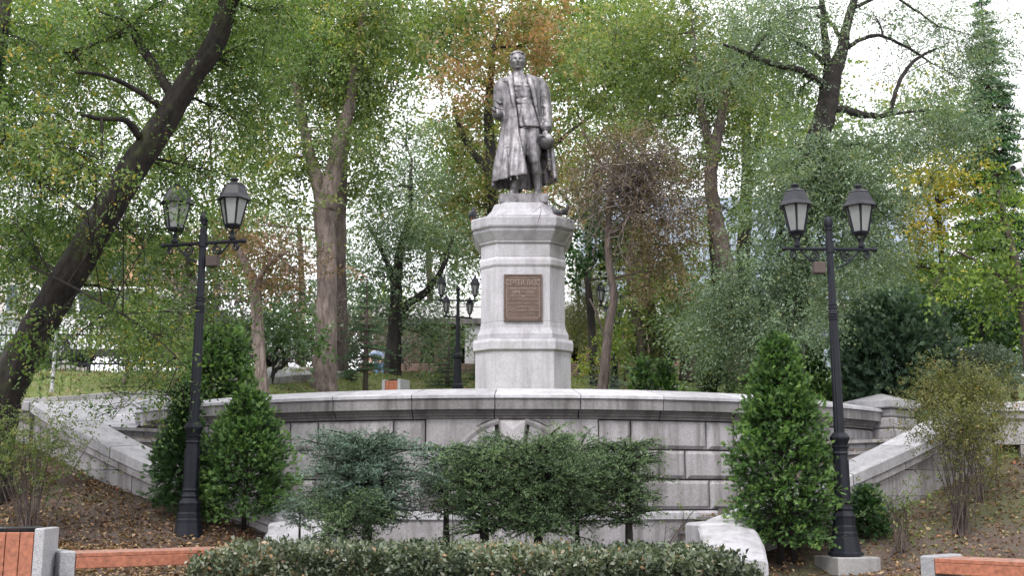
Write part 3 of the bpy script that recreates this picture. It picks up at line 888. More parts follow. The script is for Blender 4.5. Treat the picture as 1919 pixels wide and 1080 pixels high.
# ================================================================ benches and bins
def bench(name, p0, ang, length, label, zt, rise=0.0, ends=(1, 1)):
    """p0: front top corner of the near seat end; ang: axis direction; depth goes to its left"""
    t = thing('park_bench', label, 'bench', (p0[0], p0[1], zt - .45))
    A = Vector((cos(ang), sin(ang), 0)); D = Vector((-sin(ang), cos(ang), 0))
    def bx(a0, a1, d0, d1, z0, z1, nm, mt, bev=.006, par=None):
        c = Vector(p0[:2] + (0,)) + A * ((a0 + a1) / 2) + D * ((d0 + d1) / 2)
        return MB().box((c.x, c.y, (z0 + z1) / 2), (abs(a1 - a0), abs(d1 - d0), z1 - z0), ang, bev).build(nm, mt, par or t)
    dep = .5
    e0 = bx(-.12, 0, -.01, dep, zt - .55, zt + .012, 'concrete_end', M['concrete'], .012)
    e1 = bx(length, length + .12, -.01, dep, zt - .55, zt + .012, 'concrete_end', M['concrete'], .012)
    for d in (.13, .36):
        for e, aa in ((e0, -.121), (e1, length + .121)):
            c = Vector(p0[:2] + (0,)) + A * aa + D * d
            MB().box((c.x, c.y, zt - .13), (.012, .022, .045), ang, .003).build('bolt_slot', M['darkmetal'], e)
    for i in range(4):
        d0 = .0 + i * .122
        bx(.004, length - .004, d0, d0 + .114, zt - .035, zt - .004 - (.003 if i % 2 else 0), 'seat_plank', M['woodtop'] if i else M['woodtop'], .005)
    bx(.006, length - .006, -.004, .03, zt - .13, zt - .041, 'apron_plank', M['wood'], .004)
    bx(.006, length - .006, -.002, .002, zt - .037, zt - .008, 'front_edge', M['wood'], .0005)
    bx(.006, length - .006, dep - .04, dep - .01, zt - .13, zt - .041, 'apron_plank', M['wood'], .004)
    return t
pL = at(142, 1036.5, 9.3)
bench('b', (pL.x, pL.y), radians(37), 1.55, 'orange slatted bench with concrete ends between the litter bin and the hedge', pL.z)
pR = at(1750, 1046, 9.5)
bench('b', (pR.x, pR.y), radians(-48), 1.7, 'worn orange slatted bench cut by the frame below the multi stemmed shrubs', pR.z)
def bin_(c, zt, rz, s, label):
    t = thing('litter_bin', label, 'litter bin', (c[0], c[1], zt - .7 * s), 'slatted litter bins')
    ca, sa = cos(rz), sin(rz)
    P = lambda x, y: (c[0] + x * ca - y * sa, c[1] + x * sa + y * ca)
    for sx in (-1, 1):
        x, y = P(sx * .2 * s, 0)
        MB().box((x, y, zt - .36 * s), (.075 * s, .42 * s, .72 * s), rz, .008).build('side_slab', M['concrete'], t)
    for sy in (-1, 1):
        for i in (-1, 0, 1):
            x, y = P(i * .106 * s, sy * .19 * s)
            MB().box((x, y, zt - .375 * s), (.1 * s, .025 * s, .69 * s), rz, .004).build('slat', M['wood'], t)
    x, y = P(0, 0)
    MB().box((x, y, zt - .36 * s), (.31 * s, .33 * s, .66 * s), rz).build('liner', M['darkmetal'], t)
    MB().lathe((x, y, zt - .03 * s), [(.165 * s, 0), (.175 * s, .03 * s), (.165 * s, .036 * s), (.13 * s, .02 * s)], 20).build('rim', M['darkmetal'], t)
    return t
cB = at(40, 990, 9.15)
bin_((cB.x, cB.y), cB.z, radians(7), 1.0, 'tall slatted litter bin with dark tray beside the bench at the left edge')
cB = at(742, 713, 25)
bin_((cB.x, cB.y), cB.z, radians(-25), 1.0, 'small distant slatted litter bin above the podium coping')
# concrete planter edge seen behind the coping
mb = MB(); p = at(1240, 725, 21.0)
tag(MB().box((p.x, p.y, p.z - .3), (.62, .4, .6), 0, .01).build('planter', M['concrete']), 'low grey concrete planter edge behind the coping right of the pedestal', 'planter')

# ================================================================ distance: walls, steps, buildings, cars, fence
p = at(780, 706, 37)
bw = thing('garden_wall', 'low brown stone wall behind the distant litter bin', 'wall', (p.x, 37, p.z))
for i in range(6):
    MB().box((p.x - 1.5 + i * .78, 37, at(780, 695, 37).z), (.76, .3, .42), 0, .02).build('stone_block', M['brownwall'], bw)
pb = at(795, 697, 35.5)
fb_ = thing('far_bench', 'distant dark bench in front of the low brown wall', 'bench', (pb.x, 35.5, up(pb.x, 35.5)))
MB().box((pb.x, 35.5, pb.z), (1.8, .4, .07), 0, .01).build('seat', M['brownwall'], fb_)
for s_ in (-1, 1): MB().box((pb.x + s_ * .8, 35.5, (pb.z + up(pb.x, 35.5)) / 2), (.12, .38, pb.z - up(pb.x, 35.5)), 0).build('leg', M['concrete'], fb_)
# far flight of steps going up the slope, left of the forked trunk
st = thing('garden_steps', 'distant flight of grey garden steps with a pale edging stone behind the thin trunk', 'stairs', tuple(hit(575, 716)))
for i in range(7):
    yy = 716 - i * 4.6; p = at(572 - i * 6.5, yy, 31 + i * .45)
    MB().box((p.x, p.y + .2, p.z - .05), (1.9, .46, .12), radians(6), .01).build('step', M['step'], st)
a, b2 = at(588, 712, 30.7), at(547, 687, 34.2)
MB().tube([a, b2], .13, 4).build('edging_stone', M['cap'], st)
# pavilion behind the pedestal
PV = 44.0
def pvx(px): return at(px, 620, PV).x
def pvz(py, Y=PV): return at(960, py, Y).z
pav = thing('pavilion', 'long low pavilion with a white slab roof and brown columns behind the pedestal', 'building', (pvx(1050), PV, pvz(692)))
xa, xb = pvx(690), pvx(1420)
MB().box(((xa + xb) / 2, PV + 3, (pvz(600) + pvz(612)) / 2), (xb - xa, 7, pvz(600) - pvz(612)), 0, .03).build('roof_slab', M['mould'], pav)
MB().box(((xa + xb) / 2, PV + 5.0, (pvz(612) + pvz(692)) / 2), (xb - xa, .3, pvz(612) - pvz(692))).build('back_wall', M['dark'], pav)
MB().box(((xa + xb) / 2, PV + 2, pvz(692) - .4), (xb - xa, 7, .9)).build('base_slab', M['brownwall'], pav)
for i in range(13):
    x = xa + .6 + (xb - xa - 1.2) * i / 12
    MB().box((x, PV - .1, (pvz(612) + pvz(692)) / 2), (.62, .5, pvz(612) - pvz(692)), 0, .03).build('column', M['brownwall'] if i != 3 else M['concrete'], pav)
MB().box(((xa + xb) / 2, PV + .6, (pvz(566) + pvz(570)) / 2), (xb - xa, .25, pvz(565) - pvz(571)), 0).build('parapet_rail', M['whitewall'], pav)
MB().box(((xa + xb) / 2, PV + .6, (pvz(592) + pvz(599.5)) / 2), (xb - xa, .25, pvz(592) - pvz(599.5)), 0).build('parapet_base', M['whitewall'], pav)
base_ = MB().box((0, 0, 0), (.42, .2, pvz(571) - pvz(592)), 0, .02)
proto = None
nP = 40
for i in range(nP):
    x = xa + .3 + (xb - xa - .6) * i / (nP - 1)
    if proto is None:
        proto = base_.build('baluster', M['whitewall'], pav)
        for vv in proto.data.vertices: vv.co += pav.location
        o = proto
    else:
        o = proto.copy(); COL.objects.link(o); o.parent = pav
    o.location = Vector((x, PV + .6, (pvz(571) + pvz(592)) / 2)) - pav.location
# blue glass block
BY = 62.0
tw = thing('glass_building', 'pale blue glass office building rising behind the trees right of the pedestal', 'building', (at(1420, 600, BY).x, BY, at(960, 640, BY).z))
x0b, x1b = at(1090, 500, BY).x, at(1790, 500, BY).x; z0b, z1b = at(960, 745, BY).z, at(960, 365, BY).z
MB().box(((x0b + x1b) / 2, BY + 4, (z0b + z1b) / 2), (x1b - x0b - .3, 7, z1b - z0b), 0).build('body', m_plain('facade_grey', (.35, .38, .44), .5), tw)
nc, nr = 12, 8
dx, dz = (x1b - x0b) / nc, (z1b - z0b) / nr
pr = None
for i in range(nc):
    for j in range(nr):
        if pr is None:
            pr = MB().box((0, 0, 0), (dx - .12, .08, dz - .12), 0).build('glass_panel', M['blueglass'], tw)
            for vv in pr.data.vertices: vv.co += tw.location
            o = pr
        else:
            o = pr.copy(); COL.objects.link(o); o.parent = tw
        o.location = Vector((x0b + dx * (i + .5), BY + .42, z0b + dz * (j + .5))) - tw.location
MB().box(((x0b + x1b) / 2, BY - .5, at(960, 577, BY).z), (x1b - x0b, .4, .5), 0).build('white_band', M['whitewall'], tw)
# pale house at the left edge
HY = 46.0
x0h, x1h = at(-260, 560, HY).x, at(70, 560, HY).x; z0h, z1h = at(960, 700, HY).z, at(960, 430, HY).z
hs = thing('pale_house', 'pale pinkish house with blue grey windows beyond the parked cars at the left edge', 'building', ((x0h + x1h) / 2, HY, z0h))
MB().box(((x0h + x1h) / 2, HY + 3, (z0h + z1h) / 2), (x1h - x0h, 6, z1h - z0h)).build('wall', m_plain('pink_render', (.6, .55, .55), .8, 0, .08), hs)
MB().box(((x0h + x1h) / 2, HY + 3, z1h + .15), (x1h - x0h + .6, 6.6, .3), 0, .04).build('roof', M['concrete'], hs)
for px in (-200, -140, -80, -28, 24):
    for py in (560, 490):
        c = at(px, py, HY); w1 = 18 / ppm(HY, c.z); h1 = 46 / ppm(HY, c.z)
        fr = MB().box((c.x, HY - .04, c.z), (w1 + .25, .1, h1 + .2), 0, .02).build('window', M['whitewall'], hs)
        MB().box((c.x - w1 * .25, HY - .11, c.z), (w1 * .46, .04, h1), 0).build('pane', M['windowglass'], fr)
        MB().box((c.x + w1 * .25, HY - .11, c.z), (w1 * .46, .04, h1), 0).build('pane', M['windowglass'], fr)
# ochre brick house glimpsed between the leaves
x0h, x1h = at(60, 470, 58).x, at(330, 470, 58).x
oh = thing('ochre_house', 'ochre brick house front glimpsed through the leaves above the parked cars', 'building', ((x0h + x1h) / 2, 58, at(960, 640, 58).z))
MB().box(((x0h + x1h) / 2, 60, (at(960, 640, 58).z + at(960, 440, 58).z) / 2), (x1h - x0h, 4, at(960, 440, 58).z - at(960, 640, 58).z)).build('wall', m_plain('ochre', (.5, .3, .18), .8), oh)
for px in (100, 160, 220, 280):
    c = at(px, 500, 58); MB().box((c.x, 57.96, c.z), (.9, .1, 1.5), 0, .02).build('window', M['windowglass'], oh)
# cars parked on the road beyond the fence
def car(x, Y, zg, s, label, paint, van=False, rz=0.0):
    t = thing('parked_car', label, 'car', (x, Y, zg), 'cars parked beyond the iron fence')
    if van: prof = [(-2.3, .3), (2.35, .3), (2.4, .7), (2.3, 1.05), (1.75, 1.25), (1.2, 1.95), (-2.25, 2.0), (-2.35, 1.0)]
    else: prof = [(-2.2, .3), (2.2, .3), (2.25, .62), (2.1, .85), (1.1, .98), (.45, 1.5), (-1.5, 1.55), (-2.1, 1.05), (-2.25, .8)]
    w = .86
    def ring(y, k):
        return [(x + px_ * s * (1 - k * .04), Y + y * s, zg + (pz_ if pz_ < 1.0 else pz_ - k * .04) * s) for px_, pz_ in prof]
    body = MB().rings([ring(-w + .0, 1), ring(-w + .09, 0), ring(w - .09, 0), ring(w, 1)]).build('body', paint, t)
    gl = [(1.55, 1.22), (1.13, 1.8), (-2.1, 1.84), (-2.15, 1.22)] if van else [(1.0, 1.02), (.4, 1.43), (-1.4, 1.47), (-1.85, 1.07)]
    segs = 3
    for y_, sgn in ((-w - .0, -1), (w + .0, 1)):
        for q in range(segs):
            u0, u1 = q / segs + .015, (q + 1) / segs - .015
            lp = lambda a, c, u: (a[0] + (c[0] - a[0]) * u, a[1] + (c[1] - a[1]) * u)
            c4 = [lp(gl[0], gl[3], u0), lp(gl[0], gl[3], u1), lp(gl[1], gl[2], u1), lp(gl[1], gl[2], u0)]
            R = [[(x + a * s, Y + (y_ + dd * sgn) * s, zg + b * s) for a, b in c4] for dd in (-.03, .012)]
            MB().rings(R).build('side_window', M['carglass'], t)
    for wx in (-1.4, 1.4):
        for y_ in (-w + .08, w - .08):
            R = []
            for dd in (-.11, .11):
                R.append([(x + (wx + .34 * cos(a * pi / 9)) * s, Y + (y_ + dd) * s, zg + (.34 + .34 * sin(a * pi / 9)) * s) for a in range(18)])
            wh = MB().rings(R).build('wheel', M['rubber'], t)
            R = [[(x + (wx + .2 * cos(a * pi / 6)) * s, Y + (y_ + dd * (1 if y_ > 0 else -1)) * s, zg + (.34 + .2 * sin(a * pi / 6)) * s) for a in range(12)] for dd in (.05, .125)]
            MB().rings(R).build('hub', M['concrete'], wh)
    for y_ in (-.62, .62):
        MB().box((x + 2.2 * s, Y + y_ * s, zg + .72 * s), (.12, .3, .16), 0, .03).build('headlight', M['frosted'], t)
        MB().box((x - 2.24 * s, Y + y_ * s, zg + .85 * s), (.1, .2, .2), 0, .03).build('tail_light', m_plain('red_lens', (.5, .06, .03), .3), t)
    return t
silver = m_plain('silver_paint', (.45, .47, .5), .3, .5, .05)
pc = at(235, 690, 28.3)
car(pc.x - .1, 28.3, at(235, 683, 28.3).z, .95, 'white van parked beyond the iron fence, nearest to the leaning trunk', M['white'], True)
pc2 = at(395, 690, 29.5)
car(pc2.x, 29.5, at(395, 684, 29.5).z, .95, 'white saloon car parked beyond the fence behind the small round headed tree', M['white'])
pc3 = at(20, 690, 30)
car(pc3.x - .9, 30, at(20, 688, 30).z, 1.0, 'silver blue saloon car parked beyond the fence at the left edge', silver)
rd = MB()
for i in range(20):
    xa_, xb2 = -30 + i * 1.3, -30 + (i + 1) * 1.3
    rd.add([(xa_, 26.2, up(xa_, 26.2) + .03), (xb2, 26.2, up(xb2, 26.2) + .03), (xb2, 34, up(xb2, 34) + .03), (xa_, 34, up(xa_, 34) + .03)], [(0, 1, 2, 3)])
struct('road', rd, M['asphalt'])
# iron fence
FY = 24.4
fx0, fx1 = at(-30, 690, FY).x, at(330, 690, FY).x
fz = up((fx0 + fx1) / 2, FY)
fen = thing('iron_fence', 'black iron picket fence between the lawn and the parked cars', 'fence', ((fx0 + fx1) / 2, FY, fz))
for z in (.18, .82): MB().box(((fx0 + fx1) / 2, FY, fz + z), (fx1 - fx0, .025, .04)).build('rail', M['iron'], fen)
pr = None; n = int((fx1 - fx0) / .105)
for i in range(n):
    if pr is None:
        pr = MB().box((0, 0, .48), (.016, .016, .96)).lathe((0, 0, .96), [(.018, 0), (.001, .07)], 4).build('picket', M['iron'], fen)
        for vv in pr.data.vertices: vv.co += fen.location
        o = pr
    else: o = pr.copy(); COL.objects.link(o); o.parent = fen
    o.location = (fx0 + .105 * i - fen.location.x, 0, 0)
pr = None
for i in range(int((fx1 - fx0) / 1.15) + 1):
    if pr is None:
        pr = MB().box((0, 0, .5), (.07, .07, 1.1), 0, .008).ball((0, 0, 1.08), .05, 8, 6).build('post', M['iron'], fen)
        for vv in pr.data.vertices: vv.co += fen.location
        o = pr
    else: o = pr.copy(); COL.objects.link(o); o.parent = fen
    o.location = (fx0 + 1.15 * i - fen.location.x, -.03, 0)
# white marker pole on the lawn
p = hit(97, 735); 
tag(MB().lathe(p, [(.05, -.1), (.05, .02), (.034, .05), (.03, at(97, 560, p.y).z - p.z)], 12).build('white_pole', M['concrete'], None, True), 'thin pale grey pole standing on the lawn behind the leaning trunk', 'pole')
# security camera on a bracket at the right edge
c = at(1905, 312, 14.0)
cc = thing('security_camera', 'white security camera on a bracket at the upper right edge', 'camera', c)
d = (at(1893, 318, 13.8) - at(1922, 306, 14.2)).normalized()
MB().tube([c - d * .13, c + d * .13], [.045, .045], 10).build('housing', M['white'], cc)
MB().tube([c + d * .12, c + d * .15], [.036, .036], 10).build('lens', M['darkmetal'], cc)
MB().tube([c - d * .05, c - d * .05 + Vector((.1, .1, -.1)), at(1990, 330, 14.1)], .02, 8).build('bracket', M['white'], cc)
pp = at(1990, 330, 14.15)
tag(MB().lathe((pp.x, pp.y, low(pp.x, 14.15) + .6), [(.07, -1.5), (.06, pp.z - low(pp.x, 14.15) - .3)], 12).build('camera_mast', M['concrete'], None, True), 'grey mast carrying the security camera beyond the right edge', 'mast')
# ================================================================ the bronze statue
def S(zx, zy, dy=0.0):
    return at(860 + zx / 3.375, 70 + zy / 3.375, PY + dy)
PXM = 3.375 * ppm(PY, 6.5)          # enlarged photo pixels per metre at the statue
statue = thing('statue', 'bronze statue of a bareheaded man in an open long coat holding his cap', 'statue', S(405, 1003))
def remesh(ob, vox, smooth=2):
    md = ob.modifiers.new('r', 'REMESH'); md.mode = 'VOXEL'; md.voxel_size = vox; md.use_smooth_shade = True
    if smooth:
        sm = ob.modifiers.new('s', 'SMOOTH'); sm.factor = 0.5; sm.iterations = smooth
    bpy.context.view_layer.update()
    me = bpy.data.meshes.new_from_object(ob.evaluated_get(bpy.context.evaluated_depsgraph_get()))
    ob.modifiers.clear()
    mt = ob.data.materials[0]; ob.data = me
    me.materials.clear(); me.materials.append(mt)
    me.polygons.foreach_set('use_smooth', [True] * len(me.polygons))
    return ob
def ering(zy, cx, a, b, dy=0.0, n=40, fold=0.0, k=7, ph=0.0, k2=11):
    out = []
    for i in range(n):
        f = 2 * pi * i / n
        m_ = 1 + fold * (0.6 * sin(k * f + ph) + 0.4 * sin(k2 * f + ph * 2.3))
        c = S(cx, zy, dy)
        out.append((c.x + a / PXM * m_ * sin(f), c.y - b * m_ * cos(f), c.z))
    return out
# --- body: head, neck, chest, legs and boots, hands in one skin
fg = MB()
fg.rings([ering(zy, cx, a, b, dy) for zy, cx, a, b, dy in ((590, 440, 84, .2, 0), (500, 428, 84, .19, 0), (415, 412, 70, .17, 0), (340, 402, 95, .19, 0), (285, 396, 92, .165, .01), (258, 388, 60, .13, .01), (240, 378, 36, .1, .0), (205, 373, 30, .095, -.01))])
def limb(mb, pts, n=16, ov=None):
    P = [S(x, y, d) for x, y, d, r in pts]; R = [r / PXM for *_, r in pts]
    # resample with a smooth curve
    Q = []; RR = []
    for i in range(len(P) - 1):
        p0 = P[max(i - 1, 0)]; p1 = P[i]; p2 = P[i + 1]; p3 = P[min(i + 2, len(P) - 1)]
        for k in range(5):
            t = k / 5
            Q.append(0.5 * ((2 * p1) + (p2 - p0) * t + (2 * p0 - 5 * p1 + 4 * p2 - p3) * t * t + (3 * p1 - p0 - 3 * p2 + p3) * t ** 3)); RR.append(R[i] + (R[i + 1] - R[i]) * t)
    Q.append(P[-1]); RR.append(R[-1])
    mb.tube(Q, RR, n); mb.ball(Q[0], RR[0] * .98, n, 8); mb.ball(Q[-1], RR[-1] * .98, n, 8)
limb(fg, [(468, 570, .0, 56), (470, 640, -.01, 58), (474, 710, -.05, 50), (478, 778, -.1, 37), (484, 800, -.09, 33), (492, 850, -.03, 36), (498, 900, .01, 30), (501, 950, .03, 24), (500, 985, .03, 24)])
limb(fg, [(405, 570, .02, 56), (398, 650, -.04, 54), (385, 730, -.1, 46), (372, 800, -.14, 36), (362, 860, -.12, 35), (354, 915, -.1, 29), (350, 955, -.1, 25), (350, 980, -.1, 25)])
def boot(x, y, d, tx, td):
    pts = [(x, y, d + .02), (x + (tx - x) * .3, y - 2, d + (td - d) * .3), (x + (tx - x) * .7, y + 3, d + (td - d) * .7), (tx, y + 6, td)]
    R = [.066, .075, .07, .048]
    P = [S(a, b, c) for a, b, c in pts]
    fg.tube(P, R, 12); fg.ball(P[0], .066, 12, 8); fg.ball(P[-1], .05, 12, 8)
    for p, r in ((P[0], .07), (P[2], .075), (P[-1], .055)):
        fg.box((p.x, p.y, S(x, 1001, p.y - PY).z + .018), (r * 2, r * 2.1, .03), 0, .01)
boot(502, 980, .03, 490, -.3)
boot(350, 976, -.1, 334, -.44)
# head
hc = S(372, 156, -.015); hw, hd, hh_ = .152, .185, .217
def gs(x, s): return exp(-x * x / (2 * s * s))
V = []; Fh = []; NA, NB = 64, 48
for j in range(NB + 1):
    ph = -pi / 2 + pi * j / NB
    for i in range(NA):
        a = 2 * pi * i / NA
        x, y, z = cos(ph) * sin(a), -cos(ph) * cos(a), sin(ph)
        sq = (max(1e-6, cos(ph)) ** (.5 if z < 0 else .86)) / max(1e-6, cos(ph))
        x, y = x * sq, y * sq
        nx_ = x
        jaw = 1.0 - .30 * max(0, -z - .1) ** 1.2
        X = nx_ * hw * jaw * (1 + .05 * gs(z - .35, .4))
        Yy = y * hd * (1.0 - (.18 * max(0, -z) if y > 0 else 0))
        Z = z * hh_
        fr = max(0, -y)                       # facing front
        u, v = X / hw, z
        d = 0
        if y < 0.2:
            d += .040 * gs(u, .10) * gs(v + .16, .17) + .020 * gs(u, .16) * gs(v + .27, .06)      # nose
            d += .015 * gs(abs(u) - .36, .22) * gs(v - .17, .055) + .01 * gs(u, .5) * gs(v - .4, .2)  # brow
            d -= .030 * gs(abs(u) - .37, .13) * gs(v - .03, .075)                                    # sockets
            d += .012 * gs(abs(u) - .37, .07) * gs(v - .02, .035)                                    # eyes
            d += .012 * gs(abs(u) - .55, .15) * gs(v + .16, .12)                                     # cheekbones
            d -= .010 * gs(abs(u) - .5, .15) * gs(v + .5, .14)
            d += .014 * gs(u, .24) * gs(v + .455, .035) + .013 * gs(u, .2) * gs(v + .56, .035) - .012 * gs(u, .26) * gs(v + .505, .02)
            d += .020 * gs(u, .2) * gs(v + .80, .12) - .01 * gs(u, .25) * gs(v + .65, .05)
            d *= 1.45 * min(1, fr * 1.6)
        V.append((hc.x + X, hc.y + Yy - d, hc.z + Z))
for j in range(NB):
    for i in range(NA):
        Fh.append((j * NA + i, j * NA + (i + 1) % NA, (j + 1) * NA + (i + 1) % NA, (j + 1) * NA + i))
fg.add(V, Fh)
for s_ in (-1, 1):
    fg.ball((hc.x + s_ * (hw * .97), hc.y + .02, hc.z - .005), (.02, .035, .052), 10, 8)
# hands
def fingers(mb, base, dirs, side, curl, ln=.085, r=.016, thumb=None):
    for k in range(4):
        b = base + side * ((k - 1.5) * .027)
        d = dirs.normalized(); p = b; pts = [p]
        f = (1.0, 1.1, 1.03, .82)[k]
        for q in range(3):
            p = p + d * ln * f * (.45, .32, .26)[q]; pts.append(p)
            d = (d + curl * .75).normalized()
        mb.tube(pts, [r, r * .95, r * .88, r * .7], 8); mb.ball(pts[-1], r * .75, 8, 6)
    if thumb: mb.tube(thumb, [r * 1.1, r * 1.05, r * .8], 8); mb.ball(thumb[-1], r * .8, 8, 6)
hA = S(222, 462, -.40)                              # raised right hand (on the left of the picture)
fg.tube([S(240, 474, -.22), S(230, 468, -.32), hA], [.042, .036, .04], 12)
fg.ball(hA, (.05, .06, .035), 12, 8)
fingers(fg, hA + Vector((-.005, -.045, .0)), Vector((-.25, -1, .15)), Vector((-.6, .1, .75)).normalized(), Vector((.3, .1, -.6)), .11, .0165, [hA + Vector((.02, -.02, .03)), hA + Vector((.03, -.07, .055)), hA + Vector((.015, -.11, .05))])
hB = S(552, 600, -.19)                              # hand that holds the cap
fg.tube([S(557, 560, -.15), S(555, 582, -.17), hB], [.044, .038, .042], 12)
fg.ball(hB, (.048, .04, .06), 12, 8)
fingers(fg, hB + Vector((-.005, -.035, -.03)), Vector((-.15, -.3, -1)), Vector((1, 0, .05)), Vector((-.1, .7, .15)), .105, .017, [hB + Vector((-.045, -.02, .01)), hB + Vector((-.07, -.055, -.035)), hB + Vector((-.05, -.08, -.075))])
figure = fg.build('figure', M['bronze'], statue)
remesh(figure, .0135, 0)
# hair swept up and back
hb = MB()
hb.ball((hc.x, hc.y + .035, hc.z + .06), (hw * 1.03, hd * .96, hh_ * .78), 24, 16)
for s_ in (-1, 1): hb.tube([(hc.x + s_ * hw * .93, hc.y - .03, hc.z + .12), (hc.x + s_ * hw * 1.0, hc.y - .01, hc.z + .06), (hc.x + s_ * hw * 1.0, hc.y + .02, hc.z + .03)], [.02, .02, .01], 8)
random.seed(3)
for k in range(46):
    a = random.uniform(-1.0, 1.0); t0 = random.uniform(0, 1)
    p = Vector((hc.x + a * hw * .92, hc.y - hd * (.78 - .3 * a * a) + t0 * .2, hc.z + hh_ * (.64 + .28 * (1 - a * a) * min(1, t0 * 2 + .3))))
    d = Vector((a * .35 + random.uniform(-.3, .5), .35, .7)).normalized(); pts = [p]
    for q in range(4):
        p = p + d * .028; d = (d + Vector((random.uniform(-.2, .25), .45, -.28))).normalized(); pts.append(p)
    hb.tube(pts, [.014, .02, .019, .014, .006], 7)
for s_ in (-1, 1):
    for k in range(12):
        p = Vector((hc.x + s_ * hw * 1.0, hc.y + random.uniform(-.07, .12), hc.z + random.uniform(.0, .12)))
        hb.tube([p, p + Vector((s_ * .006, .03, -.03)), p + Vector((0, .06, -.06))], [.012, .014, .006], 6)
hair = hb.build('hair', M['bronze'], statue); remesh(hair, .011, 0)
# --- tunic with belt and gathered folds
tb = MB()
lv = [(226, 373, 33, .11, 0), (236, 375, 36, .115, 0), (246, 380, 52, .135, .01), (264, 388, 90, .17, .012), (300, 397, 104, .205, .01), (350, 404, 100, .225, .012), (390, 409, 84, .212, .03), (404, 411, 74, .196, .02), (414, 412, 78, .205, .012), (424, 414, 78, .205, .012), (432, 415, 76, .198, .02), (460, 420, 82, .212, .035), (520, 432, 90, .232, .05), (570, 443, 94, .25, .06), (585, 447, 92, .252, .06)]
tb.rings([ering(zy, cx, a, b, 0, 64, f, 9, zy * .004, 15) for zy, cx, a, b, f in lv])
# diagonal strains over the belly, pockets, placket and buttons
for x0_, y0_, x1_, y1_ in ((350, 392, 470, 418), (352, 402, 440, 384), (360, 412, 474, 398), (372, 440, 350, 470), (400, 445, 380, 540), (455, 450, 480, 545), (430, 450, 425, 530)):
    pts = []
    for k in range(9):
        u = k / 8; X_ = x0_ + (x1_ - x0_) * u; Y_ = y0_ + (y1_ - y0_) * u + 5 * sin(u * pi)
        cxx = 412 + (Y_ - 412) * .18; a_ = 84 + max(0, Y_ - 430) * .06; q = max(-.95, min(.95, (X_ - cxx) / a_))
        bb = .2 + max(0, Y_ - 430) * .0003
        pts.append(S(X_, Y_, -bb * sqrt(1 - q * q) - .002))
    tb.tube(pts, [.006] + [.012] * 7 + [.005], 6)
for x0_, sx in ((362, 1), (425, 1)):
    c = S(x0_ + 14, 318, -.2); tb.box((c.x, c.y, c.z), (.12, .03, .13), 0, .01); tb.box((c.x, c.y - .012, c.z + .045), (.13, .03, .045), 0, .01)
for y_ in (262, 285, 310, 335, 360): tb.ball(S(396, y_, -.19 if y_ < 280 else -.215), .013, 8, 6)
pts = [S(392 + 8 * (y_ - 250) / 130, y_, -.178 - .04 * min(1, (y_ - 250) / 50)) for y_ in (250, 280, 310, 340, 370)]
tb.tube(pts, .014, 6)
tunic = tb.build('tunic', M['bronze'], statue); remesh(tunic, .015, 1)
# --- greatcoat: an open shell, sleeves, lapels
LVL = [(236, 386, 52, .15, -60, 48), (246, 391, 84, .18, -38, 29), (262, 394, 118, .205, -29, 22), (288, 394, 136, .235, -23, 25), (340, 394, 134, .25, -21, 32), (420, 396, 126, .262, -20, 41), (500, 399, 131, .28, -16, 53), (590, 404, 143, .31, -13, 60), (690, 408, 164, .37, -6, 76), (800, 409, 184, .43, 1, 88), (880, 410, 197, .47, 5, 95), (925, 411, 202, .49, 6, 98)]
def lerp_lv(zy):
    for a, b in zip(LVL[:-1], LVL[1:]):
        if a[0] <= zy <= b[0]:
            t = (zy - a[0]) / (b[0] - a[0]); return [p + (q - p) * t for p, q in zip(a, b)]
    return list(LVL[-1])
rings = []; NS = 72
zys = list(np.linspace(236, 925, 44))
for zy in zys:
    _, cx, a, b, fl, fr = lerp_lv(zy)
    A = .12 * sst(430, 900, zy) + .016
    out_, in_ = [], []
    for i in range(NS + 1):
        f = radians(fl + (fr - 360 - fl) * i / NS)
        wv = .55 * sin(6 * f + 1.1 + zy * .0012) + .35 * sin(11 * f + 2.0 - zy * .002) + .3 * sin(17 * f + zy * .003)
        m_ = 1 + A * wv
        hem = (zy - 236) / 689
        z_y = zy + (18 * -sin(f) - 12 * cos(f) * (1 if cos(f) > 0 else -.1) + 5 * sin(3 * f)) * hem ** 4
        c = S(cx, z_y, 0); th = .034 if 0 < i < NS else .045
        out_.append((c.x + a / PXM * m_ * sin(f), c.y - b * m_ * cos(f), c.z))
        in_.append((c.x + (a / PXM * m_ - th) * sin(f), c.y - (b * m_ - th) * cos(f), c.z))
    rings.append(out_ + in_[::-1])
cb = MB().rings(rings)
def onc(zx, zy, off=.01):
    """a point on the outside of the coat front at an enlarged-photo position"""
    _, cx, a, b, fl, fr = lerp_lv(zy)
    q = max(-.98, min(.98, (zx - cx) / a))
    return S(zx, zy, -b * sqrt(1 - q * q) - off)
# front edges as raised hems
for side, xs_ in ((-1, [(338, 238), (338, 262), (343, 300), (348, 350), (354, 420), (364, 500), (374, 590), (390, 690), (411, 800), (425, 890)]), (1, [(428, 238), (438, 262), (452, 300), (466, 350), (480, 420), (503, 500), (524, 580)])):
    pts = [onc(x, y, .0) for x, y in xs_]; cb.tube(pts, [.02] * len(pts), 8)
    for x, y in xs_[::3]: pass
